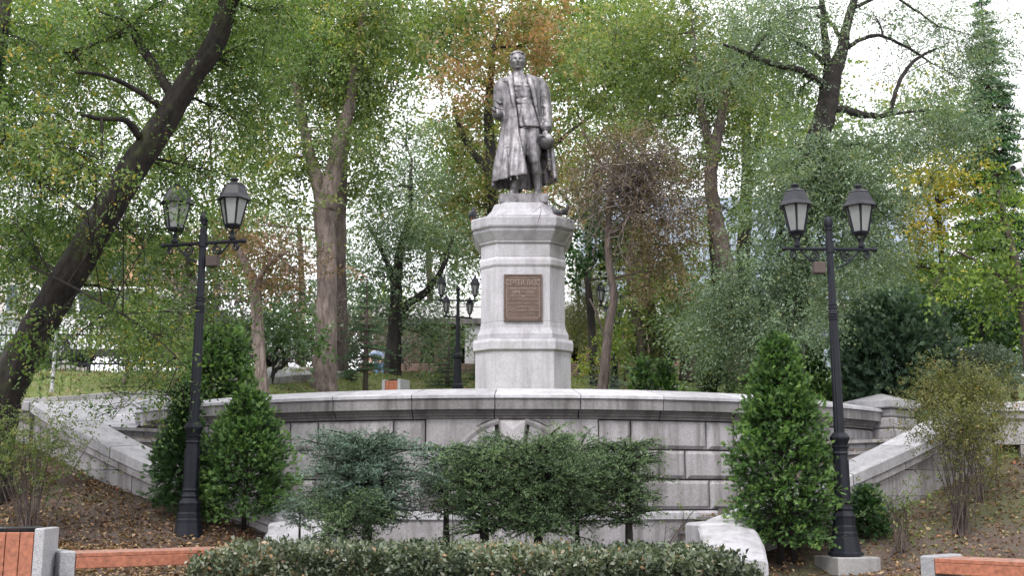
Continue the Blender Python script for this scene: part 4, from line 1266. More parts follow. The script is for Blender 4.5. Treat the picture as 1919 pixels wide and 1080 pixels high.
# lapels and collar
def strap(pts, w, th=.02):
    P = [onc(x, y, o) for x, y, o in pts]
    R = []
    for i, p in enumerate(P):
        d = (P[min(i + 1, len(P) - 1)] - P[max(i - 1, 0)]).normalized(); nrm = Vector((0, -1, 0)); sd = d.cross(nrm).normalized(); ww = w[i] / PXM
        R.append([p - sd * ww, p - sd * ww * .5 + nrm * th, p + sd * ww * .5 + nrm * th, p + sd * ww, p + sd * ww * .6 - nrm * .01, p - sd * ww * .6 - nrm * .01])
    cb.rings(R)
strap([(335, 240, .01), (326, 262, .02), (326, 300, .02), (334, 350, .018), (345, 410, .014), (352, 440, .008)], [10, 16, 19, 16, 11, 5], .022)
strap([(430, 238, .01), (444, 258, .02), (460, 300, .02), (472, 350, .018), (484, 400, .014), (490, 436, .008)], [10, 17, 20, 17, 12, 5], .022)
strap([(330, 246, .02), (308, 262, .02), (292, 280, .018)], [9, 13, 10], .02)
strap([(436, 242, .02), (462, 252, .02), (488, 264, .018)], [9, 13, 9], .02)
# waist seam ridge across the skirt, long folds
strap([(395, 690, .004), (350, 688, .006), (300, 692, .006), (262, 690, .006)], [3, 3, 3, 3], .012)
for pts in ([(300, 540), (292, 640), (285, 760), (262, 900)], [(330, 560), (336, 660), (350, 780), (372, 900)], [(270, 600), (252, 720), (238, 880)], [(310, 700), (318, 800), (330, 910)]):
    P = [onc(x, y, -.004) for x, y in pts]; cb.tube(P, [.008, .016, .02, .022], 8)
# rear of the right-hand panel hanging behind the leg, and the outer flap blown to the side
limb(cb, [(575, 640, .05, 10), (590, 740, .04, 15), (602, 830, .02, 18), (607, 888, .0, 16)], 10)
# sleeves
limb(cb, [(272, 288, .02, 34), (262, 318, .02, 40), (252, 370, .03, 36), (250, 420, .05, 33), (258, 470, .05, 32), (262, 498, -.02, 31), (252, 494, -.13, 30), (242, 482, -.24, 29)], 20)
limb(cb, [(505, 285, .02, 36), (526, 315, .02, 40), (542, 370, .02, 36), (553, 430, .02, 34), (560, 490, -.03, 32), (560, 540, -.1, 30), (558, 574, -.15, 31)], 20)
for pts in ([(238, 400, -.08), (262, 415, -.09), (285, 405, -.07)], [(236, 440, -.07), (262, 452, -.085), (290, 438, -.06)], [(240, 470, -.1), (262, 478, -.12), (284, 462, -.08)], [(530, 430, -.08), (556, 445, -.1), (582, 432, -.06)], [(534, 470, -.1), (560, 482, -.12), (586, 468, -.08)], [(532, 505, -.14), (558, 520, -.17), (584, 508, -.12)], [(534, 340, -.09), (552, 372, -.1), (566, 400, -.07)]):
    cb.tube([S(*p) for p in pts], [.012, .02, .012], 8)
for c, r, ax in (((558, 572, -.15), .105, (0, .0)), ((242, 482, -.25), .098, (0, 1))):
    p = S(*c)
    if ax[1]: cb.tube([p + Vector((.01, .06, -.01)), p + Vector((-.01, -.02, .004))], [r, r * 1.04], 20)
    else: cb.tube([p + Vector((0, .01, .09)), p + Vector((0, -.01, -.02))], [r, r * 1.04], 20)
coat = cb.build('greatcoat', M['bronze'], statue); remesh(coat, .019, 1)
# creases beaten into the bronze
def crease(ob, amp, sc):
    from mathutils import noise as mn
    me = ob.data; n_ = len(me.vertices)
    co = np.empty(n_ * 3, np.float32); me.vertices.foreach_get('co', co); co = co.reshape(-1, 3)
    nr_ = np.empty(n_ * 3, np.float32); me.vertex_normals.foreach_get('vector', nr_); nr_ = nr_.reshape(-1, 3)
    d = np.empty(n_)
    for i, p in enumerate(co.tolist()):
        q = Vector((p[0] * sc, p[1] * sc, p[2] * sc * .42))
        d[i] = (1 - abs(mn.noise(q) * 2.2)) * .6 + mn.noise(q * 2.6) * .5
    co = co + nr_ * (d[:, None] * amp)
    me.vertices.foreach_set('co', co.astype(np.float32).ravel()); me.update()
crease(coat, .016, 4.6); crease(tunic, .012, 7); crease(figure, .003, 14)
# --- cap in the hand: crown, band and peak
cm = MB()
cc_ = S(553, 662, -.23)
Mc = Matrix.Rotation(radians(52), 4, 'Y') @ Matrix.Rotation(radians(-38), 4, 'X')
def capring(r, z, n=28): return [cc_ + Mc @ Vector((r * cos(2 * pi * i / n), r * 1.12 * sin(2 * pi * i / n), z)) for i in range(n)]
cm.rings([capring(.125, -.07), capring(.13, -.06), capring(.13, -.01), capring(.165, .012), capring(.172, .03), capring(.16, .05), capring(.06, .058), capring(.02, .056)])
vis = []
for k in range(13):
    a = radians(-62 + 124 * k / 12); ring = []
    for r, z in ((.125, -.06), (.125 + .075 * cos(a * 1.25), -.085), (.125 + .075 * cos(a * 1.25), -.095), (.12, -.072)):
        ring.append(cc_ + Mc @ Vector((-r * cos(a), r * 1.1 * sin(a), z)))
    vis.append(ring)
cm.rings(vis)
cm.build('cap', M['bronze'], statue, True)
# bronze plinth plate
pa, pb_ = at(936, 380.5, PY - .5), at(1027.5, 367, PY - .5)
zt_ = S(405, 1003, -.3).z
MB().box(((pa.x + pb_.x) / 2, PY - .03, (pa.z + zt_) / 2), (pb_.x - pa.x, .98, zt_ - pa.z), 0, .015).build('base_plate', M['bronze'], statue)
# ================================================================ pigeons on the pedestal cap
pigm = m_plain('pigeon_grey', (.06, .062, .075), .5, 0, .4, 30)
def pigeon(px, py, rz, label, pose=0):
    p = at(px, py, PY - (.5 if px < 950 else .8)); zb = pz(403.5, hp(193, 403.5))
    t = thing('pigeon', label, 'pigeon', (p.x, p.y, zb), 'pigeons on the pedestal cap')
    f = Vector((cos(rz), sin(rz), 0)); z_ = Vector((0, 0, 1)); o = Vector((p.x, p.y, zb))
    m = MB()
    up_ = .13 if not pose else .1
    m.tube([o - f * .16 + z_ * (up_ - .03), o - f * .09 + z_ * up_, o + z_ * (up_ + .01), o + f * .07 + z_ * (up_ + .03), o + f * .1 + z_ * (up_ + .07), o + f * .115 + z_ * (up_ + .11), o + f * .13 + z_ * (up_ + .115)], [.012, .04, .062, .055, .035, .027, .015], 12)
    m.ball(o + f * .115 + z_ * (up_ + .115), .03, 10, 8)
    b = m.build('body', pigm, t, True)
    MB().tube([o + f * .14 + z_ * (up_ + .112), o + f * .172 + z_ * (up_ + .102)], [.008, .002], 6).build('beak', M['darkmetal'], t)
    s = Vector((-f.y, f.x, 0))
    for k in (-1, 1):
        MB().tube([o + s * k * .045 + f * .05 + z_ * (up_ + .03), o + s * k * .058 - f * .04 + z_ * (up_ + .01), o + s * k * .02 - f * .2 + z_ * (up_ - .04)], [.03, .035, .006], 8).build('wing', pigm, t, True)
        MB().tube([o + s * k * .025 + z_ * (up_ - .04), o + s * k * .025 + z_ * .004, o + s * k * .025 + f * .03 + z_ * .004], [.007, .006, .004], 5).build('leg', m_plain('pink_leg', (.35, .1, .09), .6), t)
pigeon(886, 400, radians(-80), 'pigeon alone on the left corner of the pedestal cap')
pigeon(1047, 400, radians(170), 'pigeon by the statue foot side of the right pair on the pedestal cap', 1)
pigeon(1059, 400, radians(-60), 'upright pigeon nearest the right corner of the pedestal cap')
# ================================================================ vegetation toolkit
def nrm(a): return a / np.maximum(1e-9, np.linalg.norm(a, axis=-1, keepdims=True))
def rdir(n):
    v = rng.normal(size=(n, 3)); return nrm(v)
def snoise(P, s, seed=0):
    """cheap smooth noise in -1..1"""
    r = np.random.default_rng(100 + seed); o = np.zeros(len(P))
    for k in range(7):
        d = r.normal(size=3) * s * (1 + .35 * k); o += np.sin(P @ d + r.uniform(0, 6.28)) / (1 + .35 * k)
    return o / 3.2
def quads(P, D, Nn, Ln, Wd, fold=.12, mid=.45):
    """leaf-shaped quads: base, right, tip, left"""
    n = len(P); D = nrm(D); S_ = nrm(np.cross(D, Nn)); N2 = np.cross(S_, D)
    Ln = np.broadcast_to(np.asarray(Ln, float).reshape(-1, 1), (n, 1)); Wd = np.broadcast_to(np.asarray(Wd, float).reshape(-1, 1), (n, 1))
    m_ = P + D * Ln * mid + N2 * Wd * fold
    V = np.stack([P, m_ + S_ * Wd * .5, P + D * Ln - N2 * Wd * fold, m_ - S_ * Wd * .5], 1).reshape(-1, 3)
    return V, np.arange(4 * n).reshape(-1, 4)
def join(parts):
    V, F, T = [], [], []; o = 0
    for v, f, t in parts:
        V.append(v); F.append(f + o); T.append(t); o += len(v)
    return np.concatenate(V), np.concatenate(F), np.concatenate(T)
STAT = {'leaf': 0}; LAI = 1.4
def twigs_leaves(base, dirs, length, nl, L_, W_, droop=.3, spread=.9, tb=None, jit=.35):
    """leafy twigs: nl leaves along each; returns V, F, tint and the twig end points"""
    C = len(base); t = (np.arange(nl)[None, :] + rng.uniform(.1, .9, (C, nl))) / nl
    lt = length * rng.uniform(.6, 1.2, (C, 1))
    d = nrm(dirs)
    P = base[:, None, :] + d[:, None, :] * (t * lt)[..., None]
    P[..., 2] -= droop * (t * lt) ** 2 / max(length, .01) * .8
    P += rng.normal(size=P.shape) * length * .05
    sd = np.cross(d, rdir(C)); sd = nrm(sd)
    sgn = np.where((np.arange(nl) % 2) == 0, 1, -1)[None, :, None]
    D = d[:, None, :] * .7 + sd[:, None, :] * sgn * spread + rng.normal(size=P.shape) * jit
    D[..., 2] -= droop * .6
    Nn = np.cross(d, sd)[:, None, :] + rng.normal(size=P.shape) * .45; Nn[..., 2] += .5
    n = C * nl
    P, D, Nn = P.reshape(n, 3), D.reshape(n, 3), Nn.reshape(n, 3)
    sz = rng.uniform(.65, 1.15, n)
    V, F = quads(P, D, nrm(Nn), L_ * sz, W_ * sz)
    tt = np.repeat(rng.beta(2.2, 2.2, C) if tb is None else tb, nl) + rng.normal(size=n) * .18
    STAT['leaf'] += n
    return V, F, np.clip(tt, 0, 1)
def blob_twigs(c, r, n, gap=.15, gs_=1.0, seed=0, shell=.55, flat=0.0, up_=.15, K=6, cl=.22):
    """twigs in little sprays spread through an ellipsoid, thinned by noise so that gaps show"""
    c = np.array(c); r = np.array(r); nc_ = max(3, n // K)
    m = int(nc_ * (1.0 + 1.2 * max(0, gap + .2))) + 4
    u = rdir(m); q = rng.uniform(0, 1, m) ** shell
    P = c + u * q[:, None] * r
    ns = snoise(P, gs_ * 1.6 / max(.5, float(np.mean(r)) ** .5), seed)
    edge = ns - (q - .75) * .9
    keep = edge > (-1.0 + gap * 2.0 - .2)
    P, u = P[keep][:nc_], u[keep][:nc_]
    d = u * np.array([1, 1, .6]) + rng.normal(size=P.shape) * .5; d[:, 2] += up_; d = nrm(d)
    Kn = K; m = len(P)
    off = rng.uniform(-.6, .9, (m, Kn, 1))
    Q = P[:, None, :] + d[:, None, :] * off * cl * 1.6 + rng.normal(size=(m, Kn, 3)) * cl * .42
    D = d[:, None, :] + rng.normal(size=(m, Kn, 3)) * .5
    D[..., 2] *= (1 - flat)
    return Q.reshape(-1, 3), D.reshape(-1, 3)
def bez(a, b, sag, n=6):
    a, b = Vector(a), Vector(b); m_ = (a + b) / 2 + Vector(sag)
    return [(a * (1 - t) + m_ * t) * (1 - t) + (m_ * (1 - t) + b * t) * t for t in [i / n for i in range(n + 1)]]
def wob(pts, amp, n=4):
    out_ = []
    P = [Vector(p[:3]) for p in pts]; R = [p[3] for p in pts]
    for i in range(len(P) - 1):
        p0, p1, p2, p3 = P[max(i - 1, 0)], P[i], P[i + 1], P[min(i + 2, len(P) - 1)]
        for k in range(n):
            t = k / n
            q = 0.5 * ((2 * p1) + (p2 - p0) * t + (2 * p0 - 5 * p1 + 4 * p2 - p3) * t * t + (3 * p1 - p0 - 3 * p2 + p3) * t ** 3)
            r = R[i] + (R[i + 1] - R[i]) * t
            out_.append((q + Vector((random.gauss(0, 1), random.gauss(0, 1), random.gauss(0, .5))) * amp * r, r))
    out_.append((P[-1], R[-1]))
    return out_
def px_limb(pts):
    """[(px, py, Y, width in photo pixels)] -> world points with radii"""
    o = []
    for px, py, Y, w in pts:
        p = at(px, py, Y); o.append((p.x, p.y, p.z, w / 2 / ppm(Y, p.z)))
    return o
from mathutils import noise as mn
def bark_tube(mb, limb_, sides=12, wobble=.12, jit=.05):
    big = limb_[0][3] > .09
    W_ = wob(limb_, wobble, 8 if big else 4)
    if not big:
        mb.tube([w[0] for w in W_], [w[1] for w in W_], sides, True, jit); return W_
    # furrowed bark: ridges that run along the trunk
    o = len(mb.v); sides = 40; tmp = MB(); tmp.tube([w[0] for w in W_], [w[1] for w in W_], sides, True)
    s_ = random.uniform(0, 50); k = 0; acc = 0
    for i, (c, r) in enumerate(W_):
        if i: acc += (c - W_[i - 1][0]).length
        for j in range(sides):
            a = 2 * pi * j / sides; p = Vector(tmp.v[k]); f = 14 * min(1.0, .22 / max(r, .05)) ** -.5 * .5
            m_ = mn.noise(Vector((cos(a) * f * .5 + s_, sin(a) * f * .5, acc * 1.1))) * .10 + mn.noise(Vector((cos(a) * f * 1.3, sin(a) * f * 1.3 + s_, acc * 3.0))) * .07 + mn.noise(Vector((cos(a) + s_, sin(a), acc * .7))) * .1
            tmp.v[k] = tuple(c + (p - c) * (1 + m_)); k += 1
    mb.add(tmp.v, tmp.f)
    return W_
def tree(name, label, cat, limbs, blobs, leafmat, barkmat, leaf=(.08, .04), lai=2.2, nl=9, tw=.45, droop=.3, gap=.15, gsc=1.0, group=None, sub=7, tbias=None, flat=0.0, up_=.15, root=None, brr=1.0, tint_h=0.0, shell=.55, visible_tw=0, limbs_world=None, seed=0):
    L_ = [px_limb(l) for l in limbs] + (limbs_world or [])
    b0 = L_[0][0] if L_ else None
    loc = root or (b0[0], b0[1], b0[2])
    t = thing(name, label, cat, loc, group)
    tk = MB(); nodes = []
    for i, l in enumerate(L_):
        ws = bark_tube(tk, l, 8, .04 if l[0][3] > .09 else .22, .06)
        nodes += [(w[0], w[1]) for w in ws[(2 if i else len(ws) // 3):]]
    if L_: tk.build('trunk', barkmat, t, True, fix=False)
    br = MB(); parts = []
    NP = np.array([tuple(n_[0]) for n_ in nodes]) if nodes else None
    for bi, B in enumerate(blobs):
        px, py, Y, rx, ry = B[:5]
        c = at(px, py, Y); k = ppm(Y, c.z); r = (rx / k, (B[5] if len(B) > 5 and B[5] else (rx + ry) / 2 / k), ry / k)
        lm = B[6] if len(B) > 6 else 1.0
        tb0 = B[7] if len(B) > 7 else None
        la = .5 * leaf[0] * leaf[1] * k * k * .62
        n = int(pi * rx * ry * lai * LAI * lm / la / nl)
        n = max(n, 12)
        P, d = blob_twigs(c, r, n, gap, gsc, seed * 31 + bi, shell, flat, up_, 6, tw * .62)
        cn = len(P)
        tb_ = np.clip(.5 + .32 * snoise(P, 1.1 / max(.6, r[0]), 7 + bi) + rng.normal(size=cn) * .12, 0, 1)
        if tb0 is not None: tb_ = np.clip(tb_ + tb0, 0, 1)
        if tint_h: tb_ = np.clip(tb_ + tint_h * (P[:, 2] - c.z) / r[2], 0, 1)
        lf_ = rng.uniform(.85, 1.2)
        parts.append(twigs_leaves(P, d, tw, nl, leaf[0] * lf_, leaf[1] * lf_, droop, tb=tb_))
        # branches from the nearest limb into the blob
        if NP is not None and len(P):
            dd = np.linalg.norm(NP - np.array(c), axis=1) + np.maximum(0, NP[:, 2] - c.z) * .5
            j = int(np.argmin(dd)); s0, sr = nodes[j]
            r0 = min(sr * .75, .012 * brr + .02 * r[0] * brr)
            main = bez(s0, c, (random.uniform(-.1, .1) * r[0], 0, .12 * r[2]), 7)
            br.tube(main, [r0 * (1 - .1 * q) for q in range(8)], 6, False)
            for q in range(sub):
                e = Vector(P[random.randrange(len(P))]); s1 = main[random.randint(3, 7)]
                sb = bez(s1, e, (random.uniform(-.2, .2) * r[0], random.uniform(-.2, .2) * r[0], random.uniform(0, .2) * r[2]), 5)
                br.tube(sb, [max(.004, r0 * .42 * (1 - .17 * z)) for z in range(6)], 4, False)
                for w in range(2):
                    e2 = Vector(P[random.randrange(len(P))])
                    if (e2 - e).length < r[0] * 1.1:
                        br.tube(bez(sb[random.randint(2, 5)], e2, (0, 0, .08 * r[2]), 4), [max(.003, r0 * .2 * (1 - .18 * z)) for z in range(5)], 3, False)
        if visible_tw:
            sel = rng.choice(len(P), min(len(P), int(len(P) * visible_tw)), False)
            E = P[sel] + nrm(d[sel]) * tw
            for a_, e_ in zip(P[sel].tolist(), E.tolist()):
                br.tube([a_, ((a_[0] + e_[0]) / 2, (a_[1] + e_[1]) / 2, (a_[2] + e_[2]) / 2), (e_[0], e_[1], e_[2] - droop * tw * .8)], [.004, .003, .002], 3, False)
    if br.v: br.build('branches', barkmat, t, True, fix=False)
    if parts:
        V, F, T = join(parts); np_obj('crown', V, F, leafmat, t, T)
    return t
# ---- conifers with real needles
def needles(segA, segB, dens, ln, wd, tipt=.0, tb=None):
    A = np.array(segA); B = np.array(segB); l = np.linalg.norm(B - A, axis=1)
    cnt = np.maximum(2, (l * dens).astype(int)); idx = np.repeat(np.arange(len(A)), cnt)
    t = rng.uniform(0, 1, len(idx)); d = nrm(B - A)[idx]
    P = A[idx] + (B - A)[idx] * t[:, None]
    side = np.cross(d, rdir(len(idx))); side = nrm(side); side[:, 2] += .25
    D = nrm(d * .75 + side); S_ = nrm(np.cross(D, rdir(len(idx))))
    ll = (ln * rng.uniform(.7, 1.15, len(idx)))[:, None]
    V = np.stack([P - S_ * wd / 2, P + S_ * wd / 2, P + D * ll], 1).reshape(-1, 3)
    tt = np.clip((tb[idx] if tb is not None else .5) + rng.normal(size=len(idx)) * .12 + (t - .5) * .15, 0, 1)
    STAT['leaf'] += len(idx) // 2
    return V, np.arange(len(V)).reshape(-1, 3), tt
def conifer(name, label, cat, base, H, R, mat, bark, z0=.2, prof=None, nwh=14, per=7, ln=.022, wd=.0035, dens=260, rise=.15, drop=.1, side_l=.3, trunk_r=.03, group=None, seed=0, thin=0.0, segl=.09, zr=.2):
    rnd = random.Random(seed); t = thing(name, label, cat, base, group)
    b0 = Vector(base); mb = MB(); A, B, T = [], [], []
    tip = b0 + Vector((rnd.uniform(-.05, .05), rnd.uniform(-.05, .05), H))
    mb.tube([b0 - Vector((0, 0, .1)), b0.lerp(tip, .3), b0.lerp(tip, .7), tip], [trunk_r * 1.15, trunk_r, trunk_r * .6, trunk_r * .2], 8, True, .06)
    def seg(a, b, tt): A.append(tuple(a)); B.append(tuple(b)); T.append(tt + rnd.gauss(0, .12))
    for w in range(nwh):
        f = z0 + (1 - z0) * (w + rnd.uniform(-.25, .25)) / nwh
        f = min(.985, max(.03, f)); u = (f - z0) / (1 - z0)
        Rw = R * (prof(u) if prof else (1 - u) ** .8)
        for k in range(per):
            if rnd.random() < thin: continue
            az = 2 * pi * (k + rnd.uniform(-.35, .35)) / per + w * 1.3
            l = Rw * rnd.uniform(.55, 1.15)
            if l < .04: continue
            dirv = Vector((cos(az), sin(az), rise + rnd.uniform(-.1, .1) * (1 + 2 * (zr > .5)) + (.2 * u if zr > .5 else 0)))
            p = b0.lerp(tip, f); pts = [p]; nseg = max(3, int(l / segl)); dz = 0
            for q in range(nseg):
                st = l / nseg; v = dirv.copy(); v.z -= drop * 2 * (q / nseg) - (.25 * drop if q > nseg * .7 else 0)
                v = v.normalized() * st + Vector((rnd.gauss(0, .06), rnd.gauss(0, .06), rnd.gauss(0, .04))) * st
                p = p + v; pts.append(p)
            mb.tube(pts, [max(.0025, trunk_r * .35 * (1 - q / (len(pts))) * min(1, l * 2)) for q in range(len(pts))], 4, False)
            tb = rnd.gauss(.5, .14) + .12 * u
            for q in range(nseg):
                if q / nseg > .18: seg(pts[q], pts[q + 1], tb + .1 * q / nseg)
            fw = Vector((cos(az), sin(az), 0)); sd = Vector((-sin(az), cos(az), 0))
            for q in range(1, nseg + 1):
                for s_ in (-1, 1):
                    if q / nseg < .2 and rnd.random() < .6: continue
                    sl = side_l * l * (1 - .75 * q / (nseg + 1)) * rnd.uniform(.6, 1.15) + .03
                    e = pts[q] + (fw * .75 + sd * s_ * .8 + Vector((0, 0, rnd.uniform(-zr - .05, zr)))) * sl
                    seg(pts[q], e, tb + .08)
                    if sl > .1:
                        for s2 in (-1, 1):
                            m_ = pts[q].lerp(e, rnd.uniform(.35, .7)); e2 = m_ + (fw * (.8 if s2 == s_ else .5) + sd * s_ * (.9 if s2 > 0 else .1) + Vector((0, 0, rnd.uniform(-.15, .15)))) * sl * .45
                            seg(m_, e2, tb + .14)
    mb.build('trunk', bark, t, True, fix=False)
    V, F, TT = needles(A, B, dens, ln, wd, tb=np.clip(np.array(T), 0, 1))
    np_obj('foliage', V, F, mat, t, TT)
    return t
# ---- thuja: flat fans of scale leaves
def fans(P, D, size, nf=9, wd=.18, tb=None, curl=.25):
    C = len(P); D = nrm(D); S_ = nrm(np.cross(D, nrm(rng.normal(size=(C, 3)) + np.array([0, 0, .35]))))
    sz = size * rng.uniform(.6, 1.2, C); out_ = []
    Nn = np.cross(S_, D)
    for k in range(nf):
        if k == 0: o, a = 0.0, 0.0
        else: o = .12 + .7 * ((k + 1) // 2) / (nf / 2 + 1); a = (1 if k % 2 else -1) * .75
        b = P + D * (sz * o)[:, None] - Nn * (curl * sz * o * o)[:, None]
        ll = sz * (1.0 if k == 0 else (.55 - .3 * o))
        dd = D * cos(a) + S_ * sin(a) - Nn * curl * o
        dd = nrm(dd + rng.normal(size=dd.shape) * .1); s2 = nrm(np.cross(dd, nrm(Nn + rng.normal(size=Nn.shape) * .35)))
        V = np.stack([b - s2 * (sz * wd * .5)[:, None], b + s2 * (sz * wd * .5)[:, None], b + dd * ll[:, None] if k else b + dd * sz[:, None]], 1).reshape(-1, 3); F = np.arange(len(V)).reshape(-1, 3)
        tt = np.clip((tb if tb is not None else .5) + rng.normal(size=C) * .1 + .3 * (o - .3), 0, 1)
        out_.append((V, F, tt))
    STAT['leaf'] += C * nf // 2
    return join(out_)
def thuja(name, label, cat, base, H, R, mat, n=1500, size=.1, prof=None, bark=None, stems=((0, 0),), group=None, lumps=.22, seed=0, z0=.04, trunk_r=.03, nf=11):
    t = thing(name, label, cat, base, group); b = np.array(base)
    prof = prof or (lambda u: np.sin(np.clip(u * 1.15 + .12, 0, 1) * pi) ** .55 * (1 - .55 * u))
    u = rng.uniform(0, 1, n) ** .9; az = rng.uniform(0, 2 * pi, n)
    un = np.stack([np.cos(az), np.sin(az), np.zeros(n)], 1)
    q = rng.uniform(.12, 1.0, n) ** .6
    lum = 1 + lumps * snoise(np.stack([np.cos(az) * 2, np.sin(az) * 2, u * H / R * 1.6], 1), 1.7, seed)
    rad = R * prof(u) * q * lum
    P = b + un * rad[:, None]; P[:, 2] += H * (z0 + (1 - z0) * u)
    D = un * (1.0 - .5 * u)[:, None] + rng.normal(size=P.shape) * .3; D[:, 2] += .1 + .75 * u
    D = nrm(D)
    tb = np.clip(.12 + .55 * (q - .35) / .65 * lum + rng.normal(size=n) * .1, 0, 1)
    # every point becomes a little spray: several fans set along a drooping branchlet
    K = 6; off = rng.uniform(-.2, 1.0, (n, K)); Q = P[:, None, :] + D[:, None, :] * (off * size * 1.9)[..., None] + rng.normal(size=(n, K, 3)) * size * np.array([.5, .5, .22])
    Q[..., 2] -= size * .5 * off ** 2
    D2 = D[:, None, :] + rng.normal(size=(n, K, 3)) * .42
    tb = np.clip(np.repeat(tb, K) + (off.ravel() - .4) * .22, 0, 1)
    P2, D2 = Q.reshape(-1, 3), D2.reshape(-1, 3)
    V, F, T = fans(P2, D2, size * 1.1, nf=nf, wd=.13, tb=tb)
    mb = MB()
    for sx, sy in stems:
        mb.tube([(b[0] + sx, b[1] + sy, b[2] - .1), (b[0] + sx * .8, b[1] + sy, b[2] + H * .3), (b[0] + sx * .2, b[1], b[2] + H * .92)], [trunk_r, trunk_r * .8, .008], 7)
    for k in range(40):
        i = rng.integers(n); z = P[i][2] - (P[i][2] - b[2]) * .25
        mb.tube([(b[0], b[1], z), tuple(P[i])], [.008, .003], 3, False)
    mb.build('trunk', bark or M['bark_dark'], t, True, fix=False)
    np_obj('foliage', V, F, mat, t, T)
    return t
def bush(name, label, cat, c, r, mat, leaf=(.035, .02), n=9000, flat_base=True, group=None, gap=.0, bark=None, stems=6, seed=0, nl=7, tw=.14, shell=.22, tb0=0.0, base=None):
    c = Vector(c)
    base = base or (c.x, c.y, c.z - r[2])
    t = thing(name, label, cat, base, group)
    u = rdir(n // nl)
    if flat_base: u[:, 2] = np.where(u[:, 2] < -.35, -u[:, 2], u[:, 2])
    q = rng.uniform(0, 1, len(u)) ** shell
    lum = 1 + .09 * snoise(u * 3, 1.4, seed)
    P = np.array(c) + u * (q * lum)[:, None] * np.array(r)
    d = u + rng.normal(size=u.shape) * .5; d[:, 2] += .4
    tb = np.clip(.45 + tb0 + .25 * snoise(P, 2.5, seed) + .2 * (q - .8), 0, 1)
    V, F, T = twigs_leaves(P, d, tw, nl, leaf[0], leaf[1], .1, tb=tb)
    mb = MB(); bz = Vector(base)
    for k in range(stems):
        i = int(rng.integers(len(P)))
        mb.tube(bez(bz + Vector((random.uniform(-.08, .08), random.uniform(-.08, .08), -.05)), P[i], (0, 0, .1), 5), [.014, .012, .01, .008, .006, .004], 5, False)
    mb.build('stems', bark or M['bark_dark'], t, True, fix=False)
    np_obj('foliage', V, F, mat, t, T)
    return t

# ---------------------------------------------------------------- leaf and bark materials
g3 = lambda *a: list(a)
M['leaf_elm'] = m_leaf('elm_leaves', [(0, (0.036, 0.071, 0.023)), (0.45, (0.097, 0.169, 0.048)), (0.8, (0.194, 0.268, 0.085)), (0.96, (0.251, 0.274, 0.091)), (1, (0.433, 0.319, 0.068))], .4, .45, .6)
M['leaf_willow'] = m_leaf('blue_green_leaves', [(0, (.06, .095, .062)), (.5, (.145, .205, .135)), (.9, (.25, .33, .22)), (1, (.33, .33, .16))], .35, .45, .6)
M['leaf_mid'] = m_leaf('mid_green_leaves', [(0, (0.053, 0.083, 0.029)), (0.5, (0.136, 0.195, 0.065)), (0.85, (0.248, 0.295, 0.106)), (1, (0.437, 0.342, 0.13))], .4, .5, .5)
M['leaf_autumn'] = m_leaf('autumn_leaves', [(0, (0.061, 0.094, 0.033)), (0.35, (0.132, 0.171, 0.055)), (0.6, (0.231, 0.209, 0.083)), (0.85, (0.33, 0.215, 0.121)), (1, (0.418, 0.22, 0.138))], .4, .5, .5)
M['leaf_olive'] = m_leaf('olive_leaves', [(0, (.05, .06, .025)), (.5, (.13, .14, .045)), (.85, (.24, .21, .07)), (1, (.34, .15, .08))], .35, .5, .8)
M['leaf_pinkdry'] = m_leaf('dry_pinkish_leaves', [(0, (.09, .07, .04)), (.5, (.22, .14, .09)), (1, (.36, .22, .16))], .3, .6, .8)
M['leaf_yellow'] = m_leaf('yellow_leaves', [(0, (.13, .17, .04)), (.45, (.34, .31, .05)), (.8, (.5, .38, .06)), (1, (.42, .24, .05))], .45, .5, .6)
M['leaf_dark'] = m_leaf('dark_maple_leaves', [(0, (.018, .045, .014)), (.6, (.035, .085, .025)), (1, (.07, .14, .04))], .3, .5, .8)
M['leaf_magnolia'] = m_leaf('glossy_pale_leaves', [(0, (.045, .08, .04)), (.5, (.1, .17, .08)), (1, (.2, .28, .16))], .3, .32, .9)
M['leaf_bright'] = m_leaf('bright_green_leaves', [(0, (0.055, 0.094, 0.024)), (0.5, (0.143, 0.22, 0.05)), (0.9, (0.253, 0.341, 0.083)), (1, (0.44, 0.374, 0.088))], .45, .45, .8)
M['leaf_hedge'] = m_leaf('hedge_leaves', [(0, (0.024, 0.039, 0.024)), (0.4, (0.073, 0.095, 0.056)), (0.68, (0.155, 0.189, 0.12)), (0.92, (0.284, 0.292, 0.241)), (1, (0.327, 0.206, 0.12))], .2, .33, 1.2)
M['leaf_purple'] = m_leaf('purple_brown_leaves', [(0, (.055, .045, .05)), (.5, (.13, .115, .115)), (1, (.26, .22, .22))], .3, .4, .8)
M['needle_blue'] = m_leaf('blue_spruce_needles', [(0, (.045, .036, .024)), (.35, (.035, .058, .036)), (.7, (.072, .122, .085)), (1, (.19, .28, .22))], .12, .5, 1.0)
M['needle_green'] = m_leaf('green_spruce_needles', [(0, (.05, .036, .022)), (.25, (.025, .042, .02)), (.6, (.05, .098, .04)), (1, (.16, .235, .095))], .12, .5, 1.0)
M['needle_fir'] = m_leaf('fir_needles', [(0, (.015, .04, .02)), (.5, (.03, .085, .035)), (1, (.07, .17, .06))], .12, .5, 1.0)
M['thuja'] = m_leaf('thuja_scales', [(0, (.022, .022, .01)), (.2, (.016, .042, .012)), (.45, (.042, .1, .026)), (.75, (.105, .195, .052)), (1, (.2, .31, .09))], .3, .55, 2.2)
M['thuja_dark'] = m_leaf('dark_thuja_scales', [(0, (.016, .04, .014)), (.5, (.035, .085, .028)), (1, (.08, .16, .05))], .25, .5, 1.0)
M['yew'] = m_leaf('dark_yew_foliage', [(0, (.022, .045, .027)), (.5, (.062, .115, .072)), (1, (.16, .24, .155))], .2, .5, 1.0)
